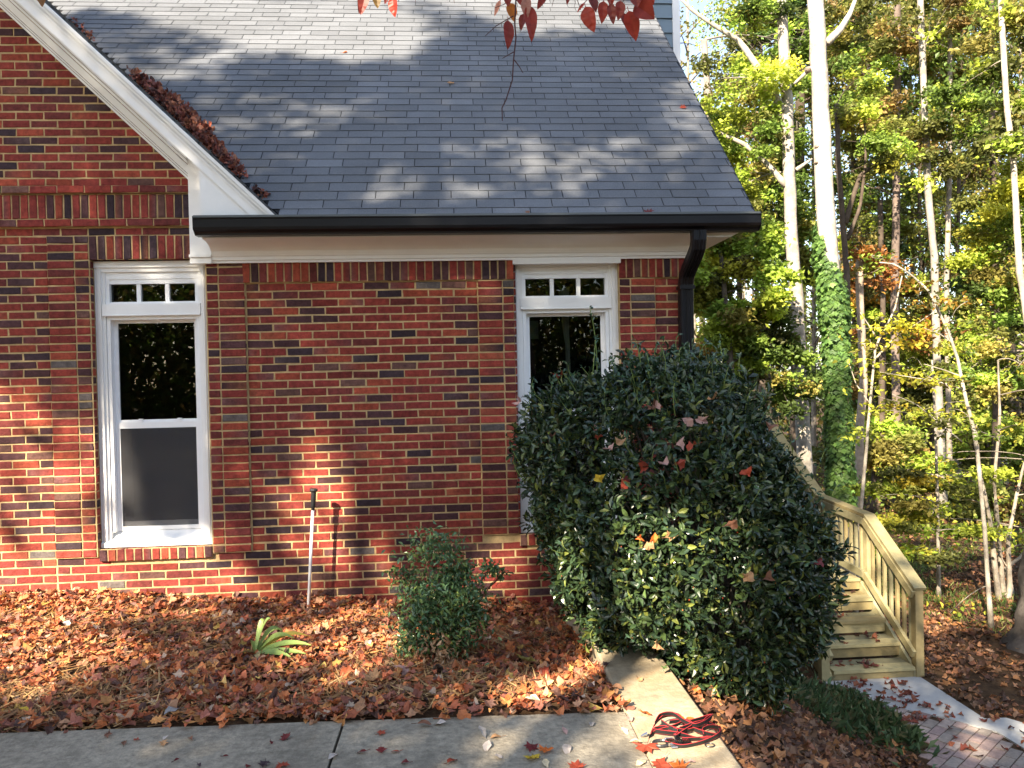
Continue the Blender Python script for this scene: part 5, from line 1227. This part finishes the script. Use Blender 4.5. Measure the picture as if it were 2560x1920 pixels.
# the wood beyond, too many leaves and stems to count
mb = MB(); n = 60000
px = rng.uniform(1200, 3600, n); d_ = rng.uniform(34, 62, n); hgt = rng.random(n)
ry_ = FW[None] + RT[None] * ((px - 1280) / 1923)[:, None]
P_ = CAMP + ry_ * d_[:, None]; zg = gz(P_[:, 0], P_[:, 1])
top = 7.5 + 4.0 * vnoise(px / 60, d_ / 6, 1.0, 2)
P_[:, 2] = zg + hgt ** 1.15 * np.clip(top, 3, 14)
cl_ = np.round(P_ / 1.6) * 1.6; hsh = np.sin(cl_[:, 0] * 12.9 + cl_[:, 1] * 78.2 + cl_[:, 2] * 37.7) * 43758.5; hsh -= np.floor(hsh)
k = hsh > .3; P_ = P_[k] + rng.normal(0, .5, (k.sum(), 3)); n = len(P_)
scatter(mb, T_simple(.7), P_, rdir(n), rdir(n, .6), rng.uniform(.22, .40, n), palette(n, [(.07, .08, .025), (.10, .12, .03), (.16, .11, .03), (.05, .06, .02), (.18, .20, .04)], None, .3) * (.6 + .8 * hsh[k])[:, None])
for i in range(160):
    px_ = rng.uniform(1300, 3400); dd = rng.uniform(34, 60); c = CAMP + (FW + RT * (px_ - 1280) / 1923) * dd; z = float(gz(c[0], c[1])); mb.tube([(c[0], c[1], z), (c[0] + rng.normal(0, .3), c[1], z + rng.uniform(9, 15))], [rng.uniform(.08, .2), .05], 5, (.10, .085, .07))
tag(mb.build('distant_woods', m_leaf), kind='stuff', label='mass of autumn woodland far behind the single trees', cat='woods')
# low brush on the forest floor
mb = MB(); n = 16000; x = rng.uniform(5.5, 26, n); y = rng.uniform(7.0, 24, n); hs = np.clip(vnoise(x, y, 1.1, 7) + .3, 0, 1)
P_ = np.stack([x, y, gz(x, y) + rng.random(n) * 1.3 * hs], 1)
scatter(mb, T_simple(.6), P_, rdir(n), rdir(n, .8), rng.uniform(.07, .13, n), palette(n, OLV + GR + [(.20, .22, .04), (.20, .11, .04)], None, .3))
tag(mb.build('undergrowth', m_leaf), kind='stuff', label='low scrubby undergrowth between the forest trunks', cat='undergrowth')

# ------------------------------------------------------------------ the red leafed branch hanging in front of the roof
dw = thing('dogwood_tree', 'branch tips with red pointed leaves hanging in at the top of the picture', 'tree', (1.6, -8.6, -.1))
b = MB()
trunk = np.array([(1.6, -8.6, -.1), (1.55, -8.5, 1.2), (1.4, -8.2, 2.4), (1.1, -7.4, 3.2), (.7, -6.4, 3.5), (.35, -5.4, 3.3), (.2, -4.9, 3.0)]); t2 = np.linspace(0, 1, 20); trunk = np.stack([np.interp(t2, np.linspace(0, 1, 7), trunk[:, i]) for i in range(3)], 1)
b.tube(trunk, np.linspace(.07, .008, 20), 8, (.12, .09, .075), rough=.06); b.build('trunk', m_bark, dw, smooth=True)
D7 = 1.75; qq = lambda px, py, dd=D7: q(px, py, dd)
b = MB(); tc_ = (.07, .03, .03)
end = trunk[-1]
for pts, r in [([(1290, -330), (1292, -120), (1290, 0), (1287, 60), (1290, 95), (1284, 150), (1281, 200), (1265, 250), (1255, 270), (1256, 302)], .0022), ([(1284, 130), (1270, 138), (1256, 146)], .0013), ([(1286, 150), (1298, 166), (1308, 183)], .0013), ([(1284, 40), (1262, 52), (1240, 65), (1213, 90)], .0014), ([(1290, -10), (1330, -8), (1360, 4)], .0014),
               ([(1290, -120), (1400, -90), (1500, -30), (1560, -5), (1620, 5)], .0022), ([(1430, -60), (1445, 5), (1452, 25)], .0013), ([(1480, -40), (1490, -5), (1500, 14)], .0013), ([(1560, -5), (1552, 20)], .0012), ([(1290, -220), (1100, -160), (980, -70), (940, -10), (905, -15)], .0022), ([(980, -70), (985, -10), (984, 5)], .0013),
               ([(1360, -100), (1384, 0), (1380, 16)], .0011), ([(1500, -30), (1440, 0), (1435, 20)], .001), ([(1150, -120), (1130, -30), (1136, 8)], .0012), ([(1050, -120), (1040, -10), (1038, 6)], .001), ([(1276, -20), (1262, 10), (1236, 20)], .0012)]:
    P_ = np.array([qq(*p_) for p_ in pts]); b.tube(P_, np.linspace(r, r * .5, len(P_)), 5, tc_)
b.tube(np.array([trunk[-1], (trunk[-1] + qq(1290, -330)) / 2 + (0, 0, .12), qq(1290, -330)]), [.008, .005, .0026], 6, tc_)
b.build('twigs', m_twig, dw)
def hang(px, py, L_, wd, ang_, c, dd=D7, yaw_=0):
    """leaf whose middle is seen at px,py; ang_ = direction of its tip, degrees from straight down"""
    a_ = R(ang_); tip = RT * math.sin(a_) - UP * math.cos(a_); tip = tip + FW * rng.uniform(-.25, .25)
    nr_ = -FW + RT * (rng.uniform(-.5, .5) + yaw_) + UP * rng.uniform(-.2, .3)
    c0 = q(px, py, dd) - tip * (L_ / 2 * dd / 1923); T_ = T_oval(wd / L_ * 1.25, .09, .05); T_[0][:, 0] *= 1 
    bb = MB(); T7 = []
    n_ = 9; ys = np.linspace(0, 1, n_); wv = np.sin(np.pi * ys ** .8) ** .75 * (1 - .25 * ys) * .5 * wd / L_ * 1.15; wv[-1] = 0; wv[0] = .01
    V = [(0, y_, -.10 * y_ ** 2) for y_ in ys] + [(-w_, y_, -.10 * y_ ** 2 + w_ * .35) for y_, w_ in zip(ys, wv)] + [(w_, y_, -.10 * y_ ** 2 + w_ * .35) for y_, w_ in zip(ys, wv)]
    F = []
    for i in range(n_ - 1): F += [(i, i + 1, n_ + i + 1, n_ + i), (i, 2 * n_ + i, 2 * n_ + i + 1, i + 1)]
    scatter(bb, (np.array(V), F), c0[None], unit(tip[None]), unit(nr_[None]), [L_ * dd / 1923], np.array([c]) * rng.lognormal(0, .1), warp=.01)
    bb.tube([c0 - tip * .010, c0], .0009, 4, (.25, .06, .04))
    return bb.build('leaf', m_redleaf, dw)
RD = (.30, .035, .02); RB = (.22, .035, .025); OR_ = (.50, .17, .03); PK = (.45, .20, .14)
for a_ in [(908, 8, 60, 26, -12, RB), (942, 2, 40, 22, 8, (.2, .12, .03)), (984, 18, 48, 26, 5, RD), (968, -8, 40, 18, -20, RB), (1280, 30, 46, 26, 15, OR_), (1271, 86, 78, 28, 2, RD), (1306, 54, 44, 20, -12, RB), (1327, 56, 96, 32, 6, RD), (1316, 20, 60, 26, 0, PK), (1353, 4, 44, 18, -25, RD), (1474, 48, 66, 36, 18, RD), (1452, 18, 30, 8, -40, RD), (1484, 10, 44, 24, 20, RB), (1507, 30, 54, 28, -4, RD), (1530, 34, 52, 22, 8, RB), (1549, 26, 50, 26, -8, RD),
          (1581, 64, 74, 38, 16, RD), (1563, 52, 46, 18, 20, RB), (1612, 28, 62, 50, 52, RD), (1590, 0, 40, 30, 10, RB), (1243, 20, 44, 12, -20, PK), (1270, 0, 30, 20, 0, RB), (1525, -2, 40, 24, 14, RD), (1625, -6, 40, 26, 30, RD), (1420, -4, 30, 12, -10, RB)]:
    hang(*a_[:5], a_[5], dd=D7 + rng.uniform(-.06, .06))
for a_ in [(905, 6, 56, 24, -15, RB), (1300, -4, 40, 26, 10, RD)]: hang(*a_[:5], a_[5])
# the leaf tip at the upper left corner
hang(103, -4, 40, 22, 4, (.25, .12, .05))

# ------------------------------------------------------------------ unseen trees added behind the viewer, crown gaps shaped to dapple the house
LITM = [(-3.37,5.35,0.55,0.30,0.01,-2.02,1.03),(-3.52,4.35,1.22,0.84,0.82,-2.11,0.62),(-1.93,6.05,0.62,0.36,2.23,-1.21,0.70),(-1.95,3.40,1.82,0.99,0.57,-3.77,0.53),(-2.04,2.96,4.61,2.93,1.20,-3.31,0.44),(-1.47,3.41,3.42,1.85,1.52,-4.15,0.35),(-1.16,3.78,4.49,2.19,1.46,-3.94,0.53),(0.40,3.43,2.20,0.54,-0.11,-3.88,0.70),(-0.27,2.64,2.39,1.07,1.39,-3.95,0.75),(0.69,3.14,5.20,1.62,1.33,-3.77,0.70),(1.30,3.94,1.66,0.48,2.99,-4.05,0.66),(1.56,3.63,2.39,0.48,2.30,-6.46,0.53),(0.42,5.43,2.52,0.69,1.83,-4.78,0.26),(-0.66,4.37,2.91,1.19,1.63,-4.35,0.31),(-1.42,2.74,4.16,2.40,1.70,-4.76,0.35),(1.30,2.84,4.15,1.04,5.70,-16.38,0.35),(0.55,2.70,5.39,1.86,4.69,-13.42,0.35),(-1.90,2.27,2.17,-1.52,-10.62,-17.47,0.50),(-2.14,2.53,2.46,-1.72,-7.73,-12.76,0.60),(-3.07,0.53,10.37,-0.30,1.48,-4.32,0.44),(-2.98,0.22,4.47,-0.13,1.75,-5.16,0.62),(-3.00,-0.35,3.70,-0.11,0.77,-2.33,0.90),(-2.61,-0.41,4.42,-0.12,0.70,-2.13,0.75),(-2.52,-0.76,1.15,-0.03,1.84,-5.69,1.00),(-1.85,-0.54,3.13,-0.08,1.98,-6.11,0.90),(-2.24,-0.40,3.17,-0.09,3.02,-9.23,0.60),(-2.45,-0.22,6.61,-0.18,0.65,-1.97,0.62),(-2.09,-0.36,2.70,-0.07,3.01,-9.21,0.60),(-1.00,0.45,6.35,-0.16,1.39,-4.18,0.94),(-0.86,0.44,5.32,-1.83,-0.16,-4.25,1.00),(-1.08,0.28,5.09,-0.13,2.38,-7.18,0.75),(-0.71,-0.05,5.82,-1.09,0.52,-3.49,1.00),(-0.49,-0.20,4.17,-0.10,3.20,-9.94,0.38),(0.24,2.13,11.89,-4.09,-0.21,-16.55,1.00),(0.07,2.14,12.92,-6.46,-5.40,-23.66,1.00),(0.52,2.32,17.51,-0.38,10.85,-30.96,1.00),(0.88,2.45,9.34,-0.20,12.35,-35.22,1.00),(0.38,0.32,4.07,-0.09,3.64,-11.18,0.75),(0.24,0.30,8.19,-0.18,3.09,-9.48,0.75),(1.02,2.61,15.13,-0.31,8.67,-24.62,0.62),(-1.96,1.48,4.36,-0.12,8.98,-25.59,0.62),(-2.62,-1.22,1.02,3.24,0.61,-2.31,1.00),(-2.42,-0.98,0.84,2.30,1.41,-5.43,1.00),(-1.67,-1.56,1.37,4.49,0.87,-3.21,0.88),(-1.15,-1.33,1.76,4.53,1.81,-6.73,0.50),(-0.25,-0.70,1.78,2.75,0.82,-3.11,1.00),(-0.17,-0.98,3.49,5.93,1.73,-6.46,0.50),(0.42,-1.03,4.60,6.74,2.48,-9.18,0.75),(1.64,-0.49,6.90,6.62,1.40,-1.14,1.00),(1.67,-0.87,2.90,2.34,1.43,-5.25,1.00),(0.45,-0.41,4.14,4.62,1.62,-6.17,0.62),(1.70,-1.19,3.75,3.63,3.63,-13.12,0.75),(2.06,-1.17,5.46,4.15,1.74,-6.27,0.80),(2.33,-0.88,3.63,3.12,2.08,-1.94,1.00),(2.14,-0.60,5.99,5.04,3.79,-3.09,1.00),(1.59,-0.32,6.04,5.79,3.63,-2.27,0.60),(0.21,-1.66,5.63,13.29,9.12,-32.89,0.50),(1.91,-1.30,2.47,2.24,4.24,-15.21,0.60),(1.01,-1.56,6.85,11.42,8.83,-31.67,0.30),(2.31,-1.19,8.84,5.61,2.61,-9.36,0.50),(2.00,-0.27,2.61,-0.05,0.97,-3.02,1.00),(1.77,-0.08,6.44,-0.13,1.87,-5.71,0.72),(2.23,-0.43,3.67,-0.07,1.10,-3.47,0.72),(1.70,-0.60,5.63,-0.12,1.45,-4.56,0.48),(2.59,0.17,7.27,-0.13,2.45,-7.49,0.24),(2.88,1.47,2.05,-0.03,0.55,-1.71,0.55),(3.01,2.13,2.05,-0.03,0.69,-2.14,0.70),(3.77,1.36,2.30,-0.12,1.42,-5.32,0.50),(3.96,0.24,3.61,-0.38,1.19,-4.32,0.70),(3.86,0.95,3.07,-0.22,3.45,-12.75,0.50),(3.21,-0.20,5.39,0.33,3.21,-11.55,0.40),(-1.26,-0.49,3.36,-0.08,3.90,-12.13,0.60),(-0.44,-0.24,2.41,-0.06,5.26,-16.36,0.55),(0.07,0.05,4.10,-0.09,1.99,-6.17,0.75),(-0.76,0.23,7.73,-1.45,0.93,-6.13,1.00),(-1.14,-0.01,6.37,-0.16,1.64,-5.02,0.88),(-1.46,0.10,8.58,-0.22,1.39,-4.20,0.44),(-0.31,0.68,4.99,-0.12,2.07,-6.22,0.44),(-0.13,1.24,6.21,-0.14,2.81,-8.29,0.38),(-1.22,1.20,6.41,-0.16,2.90,-8.42,0.31),(-2.39,1.81,4.42,-0.12,3.07,-8.60,0.44),(-1.95,1.65,5.24,-0.14,3.77,-10.67,0.62),(-0.84,-1.06,3.63,7.61,1.62,-6.07,0.50),(-1.86,-1.23,1.54,4.34,1.50,-5.67,0.75),(0.61,-0.77,5.46,6.67,2.58,-9.63,0.50),(-0.06,-1.20,4.29,7.88,2.54,-9.36,0.50),(-0.16,-1.79,5.17,14.97,7.97,-28.71,0.40),(1.27,-1.41,5.33,7.26,5.85,-21.06,0.50)]
Uv = np.array([math.cos(SAZ), -math.sin(SAZ), 0.0]); Vv = np.cross(SUN, Uv); Vv *= np.sign(Vv[2])
n = 110000
u = rng.uniform(-4.9, 4.7, n); v = rng.uniform(-3.2, 9.4, n)
keep = np.ones(n)
for (u0, v0, a, b_, c, d, s) in LITM:
    x = a * (u - u0) + b_ * (v - v0); y = c * (u - u0) + d * (v - v0); r2 = x * x + y * y
    r2 = r2 * (1 + .35 * np.sin(np.arctan2(y, x) * 3 + u0 * 9))
    keep *= 1 - s * np.clip((2.3 - r2) / .8, 0, 1)  # crown leaves dropped wherever a sun patch should reach the house
keep *= np.where((u > .12) & (u < .80) & (v > 7.3) & (v < 9.2), 1, np.clip((6.35 + .25 * np.sin(u * 3) - v) / .5, 0, 1))
keep *= np.where((u > 2.2) & (v > 2.0), .25, 1.0) * np.where((u > 1.15) & (v > 4.2), .35, 1.0)
keep *= np.where(u > 3.4, .62, 1.0) * np.where(v < -2.2, .8, 1)
thin = .95 + .1 * np.sin(u * 9 + 2 * np.sin(v * 7)) * np.sin(v * 11 + 1.5 * np.sin(u * 8))
keep *= thin
k = rng.random(n) < keep; u, v = u[k], v[k]; n = len(u)
yq = rng.uniform(-19, -9.5, n)
# solve for the point on the sun ray whose Y is yq
P0 = u[:, None] * Uv + v[:, None] * Vv
tt = (yq - P0[:, 1]) / SUN[1]; P_ = P0 + tt[:, None] * SUN
ok = (P_[:, 2] > 3.0); P_ = P_[ok]
ids = ['tall oak', 0]
tr_xy = [(-9.5, -13.5), (-5.2, -11.5), (-6.5, -17.5), (-2.2, -14.5), (-12.0, -18.0)]
own = np.argmin(((P_[:, None, :2] - np.array(tr_xy)[None]) ** 2).sum(2), 1)
labs = ['tall oak behind the viewer to the left shading the brick wall', 'nearest tall oak behind the viewer shading roof and bed', 'tall oak farthest back behind the viewer', 'tall oak almost straight behind the viewer', 'tall oak at the far left behind the driveway']
for i, (tx, ty) in enumerate(tr_xy):
    o = thing('oak_tree', labs[i], 'tree', (tx, ty, -.1)); b = MB(); H = 15
    P2 = np.array([(tx, ty, -.2), (tx + .1, ty, 4), (tx - .1, ty + .1, 9), (tx, ty, H)]); t2 = np.linspace(0, 1, 12); P2 = np.stack([np.interp(t2, np.linspace(0, 1, 4), P2[:, j]) for j in range(3)], 1)
    b.tube(P2, np.linspace(.20, .06, 12), 10, (.16, .13, .11), rough=.05)
    mine = P_[own == i]
    for e in mine[rng.choice(len(mine), min(26, len(mine)), replace=False)]:
        z_ = np.clip(e[2] - rng.uniform(.5, 2.5), 3, H - .5); m0 = np.array([np.interp(z_, P2[:, 2], P2[:, 0]), np.interp(z_, P2[:, 2], P2[:, 1]), z_]); b.tube(curve(m0, (m0 + e) / 2 + (0, 0, .3), e, 7), np.linspace(.035, .007, 7), 5, (.15, .12, .10))
    b.build('trunk', m_bark, o, smooth=True)
    lb = MB(); m_ = len(mine); scatter(lb, T_simple(.7), mine, unit(rdir(m_)), unit(SUN[None] * .5 + rdir(m_) * .8), rng.uniform(.13, .23, m_), palette(m_, GR + YG + OLV, None, .25)); lb.build('crown', m_leaf, o)
mb = MB(); n = 70000; x = rng.uniform(-34, 32, n); y = rng.uniform(-46, -30, n); tp = 11 + 4 * vnoise(x / 6, y / 6, 1, 3)
P_ = np.stack([x, y, rng.random(n) * tp], 1)
scatter(mb, T_simple(.7), P_, rdir(n), rdir(n, .6), rng.uniform(.3, .55, n), palette(n, GR + OLV, None, .3))
for i in range(120):
    x, y = rng.uniform(-42, 40), rng.uniform(-46, -30); mb.tube([(x, y, -.2), (x + rng.normal(0, .3), y, rng.uniform(9, 14))], [rng.uniform(.1, .25), .05], 5, (.12, .10, .08))
tag(mb.build('woods', m_leaf), kind='stuff', label='woodland across the driveway behind the viewer, mirrored in the panes', cat='woods')
# slim tree for a trunk shadow on the path, left unbuilt
o = thing('young_tree', 'slim young tree trunk behind the viewer at the driveway edge', 'tree', (-.9, -5.6, 0)) if False else None
for i, (x, y) in enumerate([(20, -22), (15, -20), (2.5, -24), (-3, -25), (-16, -24), (-19, -15), (8, -24)]):
    dup(far[i % 4], (x, y, -.2), i * 1.3, .9, 'slim tree behind the viewer reflected in the windows')
